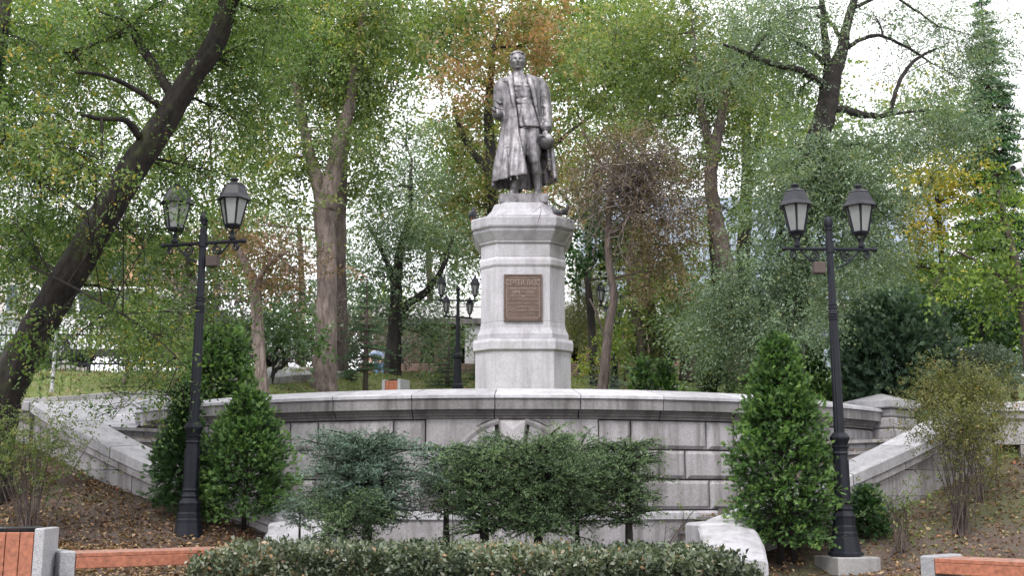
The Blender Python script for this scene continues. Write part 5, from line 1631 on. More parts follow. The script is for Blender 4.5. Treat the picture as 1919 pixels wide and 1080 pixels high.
M['leaf_brown'] = m_leaf('brownish_leaves', [(0, (.07, .055, .035)), (.5, (.17, .125, .085)), (1, (.3, .22, .14))], .3, .55, .8)
M['bark_dark'] = m_bark('dark_bark', (.009, .008, .0075), (.035, .028, .025), 7, 1.0)
M['bark_elm'] = m_bark('furrowed_dark_bark', (.006, .005, .0045), (.032, .024, .021), 6, 1.0, (.05, .06, .02))
M['bark_pale'] = m_bark('pale_bark', (.1, .075, .068), (.26, .205, .19), 9, .9)
M['bark_brown'] = m_bark('brown_bark', (.055, .04, .036), (.15, .115, .105), 9, .9)
M['bark_twig'] = m_bark('pale_twigs', (.13, .1, .1), (.27, .22, .215), 9, .3)
# ================================================================ foreground hedge and spruces
def gz(x, y): return hh(x, y)
hx0, hx1 = -2.62, 1.98
hedge = thing('clipped_hedge', 'low clipped hedge of small glossy leaves along the bottom of the picture', 'hedge', ((hx0 + hx1) / 2, 9.9, low(0, 9.9)))
n = 6800
P = np.stack([rng.uniform(hx0, hx1, n), rng.uniform(9.25, 10.9, n), np.zeros(n)], 1)
side = rng.uniform(0, 1, n)
gnd = np.array([low(x, y) for x, y in P[:, :2]])
ztop = EYE - .535 + .03 * snoise(P, 3.0, 5) - .05 * (P[:, 0] + 2.9) / 5
ztop = ztop - .12 * np.clip((hx0 + .35 - P[:, 0]) / .35, 0, 1) ** 2 - .1 * np.clip((P[:, 0] - hx1 + .3) / .3, 0, 1) ** 2
P[:, 2] = np.where(side < .55, ztop - rng.exponential(.035, n), gnd + (ztop - gnd) * rng.uniform(.1, 1, n))
fr = side > .75
P[fr, 1] = 9.25 + rng.exponential(.05, fr.sum())
d = rng.normal(size=P.shape) * .5; d[:, 2] += .9
Vh, Fh_, Th = twigs_leaves(P, d, .15, 9, .05, .028, .05, tb=np.clip(.45 + .25 * snoise(P, 2.2, 9) + rng.normal(size=n) * .2, 0, 1), jit=.5)
np_obj('foliage', Vh, Fh_, M['leaf_hedge'], hedge, Th)
tm = MB()
for i in range(900):
    x, y = random.uniform(hx0 + .05, hx1 - .05), random.uniform(9.3, 10.8); z = EYE - .55 + random.uniform(-.02, .08)
    b_ = (x + random.uniform(-.1, .1), y + random.uniform(-.05, .05), z - random.uniform(.12, .3))
    tm.tube([b_, (x, y, z)], [.003, .0018], 3, False)
for i in range(120):
    x, y = random.uniform(hx0 + .1, hx1 - .1), random.uniform(9.4, 10.7)
    tm.tube([(x, y, low(x, y) - .05), (x + random.uniform(-.1, .1), y, EYE - .5)], [.012, .006], 5, False)
tm.build('twigs', M['bark_twig'], hedge, False, fix=False)

def flat_top(u): return (.55 + .9 * u if u < .45 else 1.0) * (1 if u < .86 else .8)
def mk_spruce(px, pyt, Y, wpx, label, mat, zc, seed, dens=300, tr=.028, name='blue_spruce', thin=.05, nwh=9, per=7):
    p = at(px, 1000, Y); g0 = low(p.x, Y); top = at(px, pyt, Y).z
    H = top - g0; low_ = at(px, zc, Y).z; R = wpx / 2 / ppm(Y, top)
    return conifer(name, label, 'spruce tree', (p.x, Y, g0), H, R, mat, M['bark_dark'], (low_ - g0) / H, lambda u: .8 + .3 * sin(u * 2.6) if u < .8 else 1.0 - 1.3 * (u - .8), nwh + 4, per + 3, .028, .0095, dens * .27, .42, .42, .36, tr, 'spruces planted behind the hedge', seed, thin + .08, .06, .8)
mk_spruce(690, 828, 11.3, 232, 'wide flat topped blue spruce, leftmost of the row behind the hedge', M['needle_blue'], 985, 1, 330, .05, nwh=11, per=8)
mk_spruce(640, 935, 10.9, 190, 'low brownish spruce with a thin stem under the leftmost blue spruce', M['needle_green'], 1010, 2, 230, .02, nwh=5)
mk_spruce(838, 842, 11.9, 130, 'pale blue spruce set back between the two largest spruces', M['needle_blue'], 965, 3, 300, .036, nwh=9)
mk_spruce(910, 838, 11.4, 185, 'blue green spruce directly below the arch keystone of the wall', M['needle_green'], 1000, 4, 330, .05, nwh=11, per=8)
mk_spruce(1008, 834, 11.2, 240, 'darkest and densest green spruce in the middle of the row', M['needle_green'], 1000, 5, 330, .05, nwh=12, per=8)
mk_spruce(1080, 836, 11.8, 200, 'green spruce with reddish dead tips between the dense one and the last', M['needle_green'], 985, 6, 300, .026, nwh=10)
mk_spruce(1180, 834, 11.6, 140, 'narrow upright spruce, rightmost of the row behind the hedge', M['needle_green'], 985, 7, 330, .046, nwh=12, per=7)
mk_spruce(562, 935, 11.9, 80, 'small scrubby spruce at the foot of the left parapet end', M['needle_blue'], 985, 9, 260, .016, nwh=4)

# ================================================================ thujas
def place(px, pyb, Y, fn=low):
    p = at(px, pyb, Y); return (p.x, Y, fn(p.x, Y))
def mk_thuja(px, pyb, pyt, Y, wpx, label, mat, n, size=.1, fn=low, stems=((0, 0),), prof=None, name='thuja', seed=0, tr=.03, lumps=.22):
    b = place(px, pyb, Y, fn); H = at(px, pyt, Y).z - b[2]
    return thuja(name, label, 'thuja', b, H, wpx / 2 / ppm(Y, 1), mat, n, size, prof, None, stems, 'thujas', lumps, seed, .1, tr)
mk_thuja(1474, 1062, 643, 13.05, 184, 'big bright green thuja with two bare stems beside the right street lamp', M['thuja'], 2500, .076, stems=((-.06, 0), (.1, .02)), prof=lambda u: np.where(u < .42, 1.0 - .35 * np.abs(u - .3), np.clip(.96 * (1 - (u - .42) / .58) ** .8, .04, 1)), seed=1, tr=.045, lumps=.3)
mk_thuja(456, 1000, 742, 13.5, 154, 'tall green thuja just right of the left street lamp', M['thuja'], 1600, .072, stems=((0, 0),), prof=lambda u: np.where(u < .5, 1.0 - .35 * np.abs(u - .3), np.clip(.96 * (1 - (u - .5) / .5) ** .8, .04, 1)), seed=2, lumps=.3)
mk_thuja(335, 990, 738, 13.5, 92, 'narrow dark thuja hidden behind the left street lamp', M['thuja_dark'], 800, .085, seed=3)
mk_thuja(1626, 985, 930, 13.5, 66, 'small thuja sapling in the shade right of the lamp foot', M['thuja_dark'], 260, .08, seed=4)
mk_thuja(1440, 745, 655, 18.6, 110, 'pale pointed thuja on the podium, directly above the big thuja', M['thuja'], 465, .11, up, seed=5)
mk_thuja(1522, 745, 648, 19.0, 110, 'pale pointed thuja on the podium beside the right lamp pole', M['thuja'], 465, .11, up, seed=6)
mk_thuja(1342, 745, 640, 19.2, 85, 'young cone shaped thuja standing on the podium before the willow', M['thuja'], 372, .1, up, seed=7)
mk_thuja(1205, 735, 682, 20.4, 60, 'low feathery thuja next to the slender trunk right of the pedestal', M['thuja'], 186, .11, up, seed=8)
mk_thuja(1248, 735, 690, 20.2, 62, 'low feathery thuja behind the concrete planter', M['thuja'], 186, .11, up, seed=9)
mk_thuja(405, 760, 628, 19.0, 100, 'bushy bright thuja above the coping right of the left lamp pole', M['thuja'], 800, .11, up, seed=10, prof=lambda u: np.sqrt(np.clip(1 - np.abs(u - .4) ** 2 * 2.6, 0.02, 1)))

# ================================================================ shrubs
def stems_shrub(px, pyb, Y, crowns, label, n_stem, mat, leaf=(.03, .018), lai=1.4, dens_tw=.12, name='shrub', spreadpx=60, gap=.15, group='multi stemmed shrubs', fn=low, bark=None, th=.006):
    b = place(px, pyb, Y, fn); t = thing(name, label, 'shrub', b, group)
    mb = MB(); parts = []; k = ppm(Y, 1)
    allP = []
    for bi, (cx_, cy_, rx, ry, lm) in enumerate(crowns):
        c = at(cx_, cy_, Y); la = .5 * leaf[0] * leaf[1] * k * k * .6
        n = int(pi * rx * ry * lai * lm / la / 7)
        P, d = blob_twigs(c, (rx / k, rx / k * .8, ry / k), n, gap, 2.2, bi + 3, .6)
        allP.append(P)
        parts.append(twigs_leaves(P, d, dens_tw, 7, leaf[0], leaf[1], .1, tb=np.clip(.45 + .3 * snoise(P, 3, bi) + rng.normal(size=len(P)) * .1, 0, 1)))
    allP = np.concatenate(allP)
    for i in range(n_stem):
        e = Vector(allP[int(rng.integers(len(allP)))]); s0 = Vector(b) + Vector((random.gauss(0, .05), random.gauss(0, .05), -.04))
        path = bez(s0, e, ((e.x - s0.x) * -.12, 0, (e.z - s0.z) * .08), 6)
        mb.tube(path, [th * (1.5 - .17 * q) for q in range(7)], 5, False)
        for q in range(6):
            e2 = Vector(allP[int(rng.integers(len(allP)))]); j = random.randint(3, 6)
            if (e2 - path[j]).length < .5: mb.tube(bez(path[j], e2, (0, 0, .03), 3), [th * .5, th * .4, th * .3, th * .2], 3, False)
    mb.build('stems', bark or M['bark_brown'], t, True, fix=False)
    V, F, T = join(parts); np_obj('foliage', V, F, mat, t, T)
    return t
stems_shrub(1800, 1003, 13.2, [(1800, 815, 85, 62, .75), (1755, 790, 45, 40, .7), (1860, 800, 45, 45, .6), (1800, 900, 60, 40, .35), (1810, 800, 60, 50, .8)], 'olive leaved shrub with many bare stems on the right bank, nearest the bench', 30, M['leaf_olive'])
stems_shrub(1843, 948, 14.3, [(1802, 742, 76, 40, 5.0), (1840, 850, 45, 60, .5)], 'domed olive shrub rising behind the bare stemmed one on the right bank', 20, M['leaf_olive'])
stems_shrub(1690, 1000, 12.9, [(1688, 940, 36, 32, .6), (1690, 970, 20, 22, .4)], 'small light green shrub between the lamp foot and the bare stemmed shrub', 12, M['leaf_bright'], lai=1.2)
stems_shrub(55, 975, 12.4, [(70, 850, 95, 75, .6), (15, 830, 60, 70, .5), (110, 800, 50, 40, .3)], 'dark twiggy shrub under the leaning trunk at the left edge', 30, M['leaf_mid'], lai=1.5)
stems_shrub(1240, 1000, 14.2, [(1285, 985, 12, 20, .6)], 'sprig of pale leaves growing at the foot of the podium wall', 5, M['leaf_bright'], group=None)
c = at(1672, 668, 19.6); k = ppm(19.6, c.z)
# large dark yew: overlapping fans of short foliage over a broad mound
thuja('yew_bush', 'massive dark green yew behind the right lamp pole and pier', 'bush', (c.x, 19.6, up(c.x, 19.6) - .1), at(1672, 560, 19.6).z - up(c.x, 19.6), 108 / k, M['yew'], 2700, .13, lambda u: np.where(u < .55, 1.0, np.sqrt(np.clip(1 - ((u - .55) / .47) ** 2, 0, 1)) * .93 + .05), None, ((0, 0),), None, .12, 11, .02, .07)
c = at(1840, 700, 19.0); k = ppm(19.0, c.z)
bush('rounded_shrub', 'rounded grey green clipped shrub at the right edge behind the parapet', 'bush', (c.x, 19.0, c.z - .05), (72 / k, .6, 50 / k), m_leaf('grey_green_leaves', [(0, (.05, .07, .05)), (.5, (.14, .18, .14)), (1, (.27, .33, .26))], .2, .4, 1.0), (.045, .026), 14000, base=(c.x, 19.0, up(c.x, 19)))
c = at(1795, 725, 16.6)

# ================================================================ trees on the left
tree('leaning_elm', 'huge leaning elm with a dark furrowed trunk on the left', 'tree',
     [[(-30, 950, 13.6, 90), (-12, 800, 13.5, 76), (30, 690, 13.45, 67), (95, 575, 13.4, 62), (165, 460, 13.3, 58), (228, 350, 13.2, 52), (300, 240, 13.1, 48), (362, 140, 13.0, 41), (412, 60, 12.9, 36), (445, -60, 12.8, 30), (470, -180, 12.8, 23)],
      [(300, 200, 13.0, 12), (250, 165, 12.8, 10), (190, 140, 12.6, 7), (140, 135, 12.5, 4)],
      [(262, 255, 13.0, 16), (235, 225, 12.8, 12), (190, 222, 12.7, 9), (150, 215, 12.6, 5)],
      [(190, 222, 12.7, 6), (190, 300, 12.6, 4)],
      [(60, 500, 12.9, 6), (150, 545, 12.5, 4.5), (230, 590, 12.3, 3.5), (300, 640, 12.2, 2.5), (350, 690, 12.1, 2)],
      [(418, 40, 12.9, 26), (480, -60, 12.6, 20), (560, -140, 12.4, 12)],
      [(330, 190, 13.1, 20), (250, 60, 13.4, 16), (180, -60, 13.6, 10)]],
     [(90, 120, 14.2, 190, 150, 1.6, .95), (250, 40, 13.2, 190, 90, 1.4, .95), (60, 330, 14.4, 130, 130, 1.0, 1.1), (150, 290, 14.2, 100, 100, .9, .7), (430, 130, 13.6, 110, 120, 1.0, .9), (500, 30, 13.4, 130, 90, 1.2, 1.0),
      (50, 470, 14.3, 110, 80, .8, 1.15), (40, 430, 12.7, 50, 60, .4, .5), (180, 420, 14.3, 90, 60, .6, .7), (190, 440, 12.7, 40, 30, .25, .3), (100, 590, 14.4, 100, 60, .6, .9), (60, 640, 12.6, 45, 40, .3, .5), (240, 550, 13.9, 90, 70, .6, .6), (290, 660, 13.8, 60, 60, .5, .9), (400, 590, 13.9, 50, 90, .5, .5),
      (390, 330, 13.8, 80, 110, 1.0, .5), (270, 450, 14.2, 60, 60, .5, .8), (450, 230, 14.2, 70, 90, .9, .8), (330, 330, 14.2, 55, 70, .5, .6), (110, 660, 12.2, 45, 50, .3, .4), (215, 768, 12.8, 80, 18, .3, .22), (310, 745, 12.9, 36, 50, .25, .8), (300, 630, 12.3, 46, 40, .3, .4), (310, 390, 12.3, 38, 50, .25, .5), (70, 250, 11.0, 60, 40, .3, .6, .12), (150, 310, 11.0, 60, 26, .3, .6, .12), (230, 340, 11.0, 50, 16, .3, .6, .1)],
     M['leaf_elm'], M['bark_elm'], (.058, .027), 1.55, 9, .34, .45, .12, 1.3, sub=9, visible_tw=.12, seed=1)
tree('elm_tree', 'dark trunk of another elm cut by the left edge of the picture', 'tree',
     [[(-46, 900, 11.5, 44), (-36, 500, 11.5, 40), (-20, 200, 11.5, 36), (0, 60, 11.5, 30), (16, -120, 11.5, 24)]],
     [(20, 60, 11.3, 90, 70, .6, .9), (-60, 200, 11.6, 100, 120, .8, .9), (10, 260, 11.0, 60, 60, .5, .55)], M['leaf_elm'], M['bark_elm'], (.062, .032), 1.4, 8, .34, .5, .1, 1.2, seed=2, visible_tw=.15)
tree('forked_elm', 'tall tree with a pale forked trunk rising behind the coping on the left', 'tree',
     [[(607, 745, 24, 56), (608, 700, 24, 44), (611, 600, 24, 38), (612, 480, 24, 36), (608, 400, 24, 40), (612, 370, 24, 38), (628, 310, 24, 30), (640, 250, 24, 26), (656, 190, 24, 20), (670, 90, 24, 14), (690, -30, 24, 9)],
      [(606, 385, 24, 30), (592, 330, 24, 24), (578, 280, 24, 20), (560, 190, 24, 14), (540, 90, 24, 9)]],
     [(560, 140, 24.5, 110, 110, 1.6, 1.0), (660, 90, 24.5, 100, 110, 1.6, 1.05), (500, 300, 24, 80, 90, 1.2, .8), (640, 260, 24, 80, 70, 1.2, .9), (700, 170, 24.5, 70, 70, 1.0, .8), (430, 420, 23.4, 60, 50, .8, .7), (560, 400, 23.6, 50, 30, .6, .4), (600, 0, 24.5, 140, 60, 1.6, 1.0), (700, 30, 24.3, 90, 60, 1.4, .9)],
     M['leaf_mid'], M['bark_pale'], (.1, .055), 1.9, 8, .5, .4, .1, 1.0, sub=8, seed=3)
tree('elm_tree', 'darker straight trunk just behind the forked pale tree', 'tree',
     [[(640, 740, 27.5, 28), (638, 600, 27.5, 26), (636, 450, 27.5, 25), (640, 330, 27.5, 22), (650, 200, 27.5, 14)]],
     [(660, 250, 28, 70, 60, 1.2, .9), (690, 350, 28, 50, 60, 1.0, .6)], M['leaf_mid'], M['bark_brown'], (.1, .055), 1.9, 8, .5, .4, .1, 1, seed=4)
tree('thin_tree', 'thin pale trunk with dry pinkish leaves behind the left thuja', 'tree',
     [[(492, 745, 21.5, 28), (488, 680, 21.5, 23), (482, 600, 21.5, 22), (478, 540, 21.5, 21), (462, 500, 21.5, 14), (448, 470, 21.5, 10)], [(478, 545, 21.5, 14), (500, 500, 21.5, 9), (540, 470, 21.5, 5)]],
     [(500, 470, 21.5, 70, 36, .8, .75), (560, 510, 21.5, 60, 28, .7, .7), (430, 450, 21.4, 50, 40, .6, .6), (500, 530, 21.3, 60, 22, .6, .5)], M['leaf_pinkdry'], M['bark_pale'], (.085, .04), 1.5, 8, .4, .4, .15, 1.3, seed=5)
tree('magnolia', 'small glossy leaved tree with a crooked black stem between the pale trunks', 'tree',
     [[(505, 730, 22.8, 9), (512, 700, 22.8, 8), (530, 685, 22.8, 7), (532, 665, 22.8, 6), (520, 645, 22.8, 5)], [(512, 700, 22.8, 6), (515, 660, 22.8, 5), (540, 620, 22.8, 4)]],
     [(520, 610, 22.8, 72, 50, .8, 1.3), (560, 650, 22.8, 35, 30, .6, .9), (455, 630, 22.8, 40, 40, .6, .9)], M['leaf_magnolia'], M['bark_dark'], (.12, .07), 1.7, 7, .35, .2, .05, 1.2, seed=6)
tree('plum_tree', 'purple grey leaved tree behind the left lamp pole', 'tree',
     [[(420, 735, 25, 10), (425, 660, 25, 8), (415, 600, 25, 6)]],
     [(400, 610, 25, 90, 80, 1.2, 1.1), (330, 590, 25, 60, 60, 1.0, .9), (600, 590, 26, 50, 50, 1, .6)], M['leaf_purple'], M['bark_dark'], (.09, .05), 1.9, 8, .4, .3, .1, 1.2, seed=7)
for (px, pyb, pyt, Y, w, lb) in ((238, 722, 640, 21.6, 11, 'small round headed tree with a leaning stem on the lawn'), (294, 726, 660, 21.9, 8, 'slimmer young tree on the lawn right of the round headed one')):
    q = hit(px, pyb)
    tree('young_tree', lb, 'tree', [[(px - 8, pyb, q.y, w), (px, (pyb + pyt) / 2 + 10, q.y, w * .8), (px + 6, pyt, q.y, w * .6)], [(px + 4, pyt + 8, q.y, w * .5), (px + 26, pyt - 20, q.y, w * .35)]],
         [(px + 6, pyt - 40, q.y, 60, 46, .7, 1.0), (px - 20, pyt - 20, q.y, 40, 30, .5, .8)], M['leaf_mid'], M['bark_brown'], (.07, .04), 1.8, 7, .3, .25, .1, 1.3, seed=int(px), group='young trees on the lawn')
for (x0_, y0_, w, lbl, mt, sd) in ((200, 690, 120, 'row of dry weeds along the iron fence', 'leaf_olive', 1),):
    q = hit(x0_, y0_ + 8); kk = ppm(q.y, q.z)
    for j, (px, ry) in enumerate(((150, 16), (215, 20), (270, 14), (330, 16))):
        p = hit(px, 696)
        bush('weed_clump', ['weeds below the white van at the fence', 'tallest rusty weeds by the fence under the round headed tree', 'low weeds at the fence between the two young trees', 'weeds at the fence behind the left lamp pole'][j], 'bush', (p.x, p.y, p.z + ry / kk * .5), (38 / kk, .4, ry / kk * 1.3), M[mt], (.05, .02), 2500, seed=j, base=(p.x, p.y, p.z))
def fir(px, pyt, Y, wpx, label, mat, name='fir_tree', z0=.12, nwh=14, per=7, dens=60, ln=.05, wd=.011, fn=up, tr=.06, seed=1, cat='fir tree', prof=None, rise=.1, drop=.25, thin=.05, H=None):
    p = at(px, 700, Y); g0 = fn(p.x, Y); Hh = at(px, pyt, Y).z - g0
    return conifer(name, label, cat, (p.x, Y, g0), Hh, wpx / 2 / ppm(Y, 3), mat, M['bark_brown'], z0, prof, nwh, per, ln, wd, dens, rise, drop, .34, tr, None, seed, thin)
fir(686, 520, 25.5, 125, 'small dark fir between the pale trunks and the litter bin', M['needle_fir'], z0=.22, seed=21, nwh=12, dens=75, prof=lambda u: (1 - u) ** .6 * (.8 if u < .12 else 1))
fir(655, 690, 27.0, 60, 'low spreading fir seedling on the grass', M['needle_fir'], z0=.05, seed=22, nwh=5, dens=70)
fir(838, 640, 29, 100, 'dark fir left of the distant four lantern lamp', M['needle_fir'], z0=.02, seed=23, nwh=10, dens=60)
fir(900, 660, 30.5, 80, 'soft young pine tucked against the pedestal', M['needle_green'], z0=.02, seed=24, nwh=9, dens=60)
fir(1130, 665, 27, 120, 'blue tinted young spruce behind the slender trunk', M['needle_blue'], z0=.02, seed=25, nwh=8, dens=60)

# ================================================================ trees in the middle
tree('willow_tree', 'willow with drooping sprays between the small fir and the pedestal', 'tree',
     [[(735, 712, 31, 34), (738, 640, 31, 28), (742, 560, 31, 22), (748, 480, 31, 16), (770, 400, 31, 10)], [(740, 600, 31, 18), (765, 570, 31, 15), (800, 545, 31, 13), (830, 500, 31, 9), (850, 440, 31, 5)], [(744, 540, 31, 14), (720, 480, 31, 9), (690, 420, 31, 5)], [(768, 470, 31, 9), (768, 350, 31, 8), (772, 300, 31, 5)]],
     [(710, 440, 31, 75, 70, 1.6, .9), (790, 430, 31, 70, 60, 1.4, .8), (740, 350, 31.5, 90, 60, 1.6, .75), (680, 520, 31, 60, 50, 1.2, .8), (800, 540, 31, 50, 40, 1.2, .5), (840, 480, 31, 45, 60, 1.2, .8), (760, 600, 31, 60, 30, 1, .7), (820, 640, 31.5, 60, 40, 1.2, .7), (760, 260, 32, 70, 60, 1.4, .4)],
     M['leaf_willow'], M['bark_dark'], (.12, .045), 1.9, 9, .6, .6, .1, 1.0, sub=8, seed=8)
tree('autumn_maple', 'maple turning orange and brown behind the statue', 'tree',
     [[(925, 720, 34, 34), (922, 500, 34, 28), (920, 330, 34, 24), (916, 200, 34, 16), (925, 90, 34, 8)], [(922, 420, 34, 18), (1000, 320, 34, 10), (1050, 262, 34, 8), (1110, 215, 34, 6)], [(920, 330, 34, 14), (870, 260, 34, 10), (850, 200, 34, 6)]],
     [(890, 150, 33.6, 90, 70, 1.8, .8, .1), (1020, 90, 34.4, 90, 70, 1.8, 1.0, .2), (880, 270, 34, 85, 70, 1.8, .75, 0), (860, 380, 34, 80, 60, 1.6, .95, .05), (870, 460, 34, 70, 50, 1.4, 1.2, -.05), (1050, 170, 34, 60, 50, 1.4, .8, .15), (950, 30, 34.5, 120, 50, 2, .8, .05), (1030, 330, 34, 80, 50, 1.6, .55, .0), (1050, 400, 34, 60, 40, 1.4, .7, .15), (830, 60, 34, 60, 60, 1.5, .6, -.2)],
     M['leaf_autumn'], M['bark_dark'], (.14, .085), 1.9, 8, .6, .25, .12, 1.0, sub=8, seed=9)
tree('dark_maple', 'very dark green maple close to the right shoulder of the pedestal', 'tree',
     [[(1112, 720, 30, 16), (1108, 600, 30, 14), (1100, 520, 30, 10)]],
     [(1110, 460, 30, 58, 52, 1.2, 1.5), (1160, 420, 30, 50, 60, 1.2, 1.0), (1080, 490, 30, 20, 14, .4, 1.0), (1240, 520, 30.5, 60, 55, 1.2, .8)], M['leaf_dark'], M['bark_dark'], (.16, .11), 1.9, 7, .5, .35, .05, 1.0, seed=10)
tree('pepper_tree', 'weeping tree with fine pale leaves tucked behind the pedestal', 'tree',
     [[(1085, 700, 33, 8), (1085, 600, 33, 6), (1080, 520, 33, 4)]],
     [(1085, 600, 32, 40, 45, 1.0, 1.3), (1100, 520, 32, 40, 50, 1.0, .7), (1120, 560, 32, 40, 50, 1, .5)], m_leaf('pale_weeping_leaves', [(0, (.12, .13, .07)), (.5, (.22, .23, .12)), (1, (.36, .34, .2))], .35, .5, .6), M['bark_twig'], (.09, .03), 1.9, 9, .5, .6, .1, 1.2, seed=11)
# slender tree with a tangle of bare pale twigs
wt = tree('twiggy_tree', 'slender crooked tree with a tangle of bare pinkish twigs right of the pedestal', 'tree',
     [[(1128, 740, 20.5, 21), (1134, 690, 20.5, 19), (1140, 620, 20.5, 16), (1150, 560, 20.5, 14), (1142, 500, 20.5, 13), (1139, 440, 20.5, 12), (1143, 380, 20.5, 11), (1150, 330, 20.5, 9), (1160, 270, 20.5, 5)], [(1148, 440, 20.5, 10), (1175, 410, 20.5, 8), (1205, 375, 20.5, 6), (1235, 330, 20.5, 4)], [(1150, 340, 20.5, 6), (1115, 290, 20.5, 4), (1090, 240, 20.5, 3)], [(1133, 640, 20.5, 4), (1123, 600, 20.5, 4), (1105, 560, 20.5, 3)]],
     [(1190, 350, 20.6, 110, 90, 1.0, .6), (1250, 420, 20.7, 75, 100, .9, .7), (1160, 270, 20.6, 80, 60, .9, .35), (1230, 510, 20.8, 65, 70, .7, .55), (1110, 350, 20.4, 50, 60, .6, .35)], M['leaf_brown'], M['bark_brown'], (.06, .03), 1.5, 8, .35, .4, .15, 1.2, sub=10, seed=12)
tw_ = MB()
for i in range(150):
    s0 = at(random.gauss(1190, 28), random.gauss(350, 28), 20.5 + random.uniform(-.3, .3)); a = random.uniform(-.3, pi + .5); p = s0; pts = [p]; d = Vector((cos(a), random.uniform(-.5, .5), sin(a))).normalized()
    nn = random.randint(8, 15)
    for q in range(nn):
        p = p + d * random.uniform(.08, .14); d = (d + Vector((random.gauss(0, .3), random.gauss(0, .2), random.gauss(-.12, .25)))).normalized(); pts.append(p)
    tw_.tube(pts, [max(.004, .013 * (1 - q / nn)) for q in range(nn + 1)], 4, False)
    for b_ in range(3):
        j = random.randint(2, nn - 1); p = pts[j]; d = Vector((random.gauss(0, 1), random.gauss(0, .6), random.gauss(-.3, .8))).normalized(); pp_ = [p]
        for q in range(6):
            p = p + d * .09; d = (d + Vector((random.gauss(0, .3), random.gauss(0, .2), random.gauss(-.1, .25)))).normalized(); pp_.append(p)
        tw_.tube(pp_, [.007, .006, .006, .005, .004, .004, .003], 3, False)
o = tw_.build('bare_twigs', M['bark_twig'], wt, False, fix=False)
tree('acer_clump', 'clump of dark trunks under brownish green foliage right of the pedestal', 'tree',
     [[(1206, 715, 28, 26), (1200, 640, 28, 22), (1190, 570, 28, 20), (1180, 500, 28, 16), (1190, 420, 28, 10)], [(1240, 715, 28.4, 30), (1225, 620, 28.4, 24), (1212, 540, 28.4, 22), (1215, 440, 28.4, 12)], [(1290, 715, 28.2, 34), (1288, 620, 28.2, 26), (1284, 560, 28.2, 22), (1270, 480, 28.2, 14)]],
     [(1230, 570, 27.6, 60, 50, 1.1, .9), (1270, 620, 27.6, 50, 45, 1.0, 1.0), (1200, 500, 28, 50, 50, 1, .8), (1180, 640, 27.6, 40, 50, .8, .6), (1290, 540, 28, 50, 50, 1, .9), (1200, 300, 28.5, 90, 80, 1.5, .7), (1130, 160, 29, 90, 90, 1.6, .7), (1220, 130, 29, 90, 100, 1.7, .9), (1160, 60, 29, 100, 60, 1.6, .8)],
     M['leaf_mid'], M['bark_brown'], (.11, .06), 1.8, 8, .45, .3, .1, 1.1, seed=13)
tree('yellowish_shrub', 'loose yellow green shrub before the dark loggia', 'bush',
     [[(1170, 715, 29, 5), (1172, 660, 29, 4), (1168, 620, 29, 3)]],
     [(1175, 650, 29, 38, 55, .8, .9), (1140, 640, 31, 30, 50, .8, .7), (1110, 690, 30, 30, 20, .6, .9, .3)], M['leaf_bright'], M['bark_brown'], (.08, .05), 1.7, 7, .3, .3, .1, 1.1, seed=14)

# ================================================================ trees on the right
tree('split_bark_tree', 'dark tree with a pale split in its bark left of the right street lamp', 'tree',
     [[(1382, 720, 22, 40), (1378, 600, 22, 36), (1366, 525, 22, 33), (1350, 450, 22, 30), (1336, 380, 22, 26), (1332, 330, 22, 24), (1340, 280, 22, 22), (1352, 220, 22, 18), (1368, 130, 22, 13), (1380, 30, 22, 8)], [(1334, 290, 22, 18), (1318, 220, 22, 15), (1305, 150, 22, 10), (1300, 60, 22, 6)]],
     [(1290, 140, 22.4, 110, 110, 1.3, .95), (1380, 170, 22.4, 90, 100, 1.3, .9), (1300, 300, 22.3, 70, 70, .9, .8), (1400, 290, 22.4, 60, 70, .9, .6), (1370, 400, 22.6, 60, 70, .9, .45), (1300, 20, 22.5, 140, 60, 1.6, .9), (1200, 230, 22.6, 70, 70, .9, .4), (1150, 90, 23, 80, 90, 1.3, .4)],
     M['leaf_mid'], M['bark_brown'], (.085, .042), 1.8, 8, .42, .35, .1, 1.1, sub=8, seed=15)
tree('elm_tree', 'pair of dark upright trunks behind the split bark tree', 'tree',
     [[(1395, 720, 25, 30), (1393, 520, 25, 26), (1398, 380, 25, 24), (1400, 330, 25, 20), (1400, 220, 25, 13), (1410, 120, 25, 8)], [(1345, 720, 25.4, 26), (1343, 560, 25.4, 22), (1338, 460, 25.4, 18), (1330, 400, 25.4, 12)], [(1400, 355, 25, 12), (1450, 320, 25, 8), (1480, 300, 25, 5)], [(1402, 300, 25, 12), (1425, 250, 25, 9), (1440, 200, 25, 6)]],
     [(1430, 120, 25.4, 90, 90, 1.3, .8), (1440, 240, 25.4, 60, 70, 1.1, .6), (1330, 460, 25.6, 50, 60, .8, .4)], M['leaf_bright'], M['bark_dark'], (.1, .055), 1.7, 8, .45, .3, .1, 1.1, seed=16)
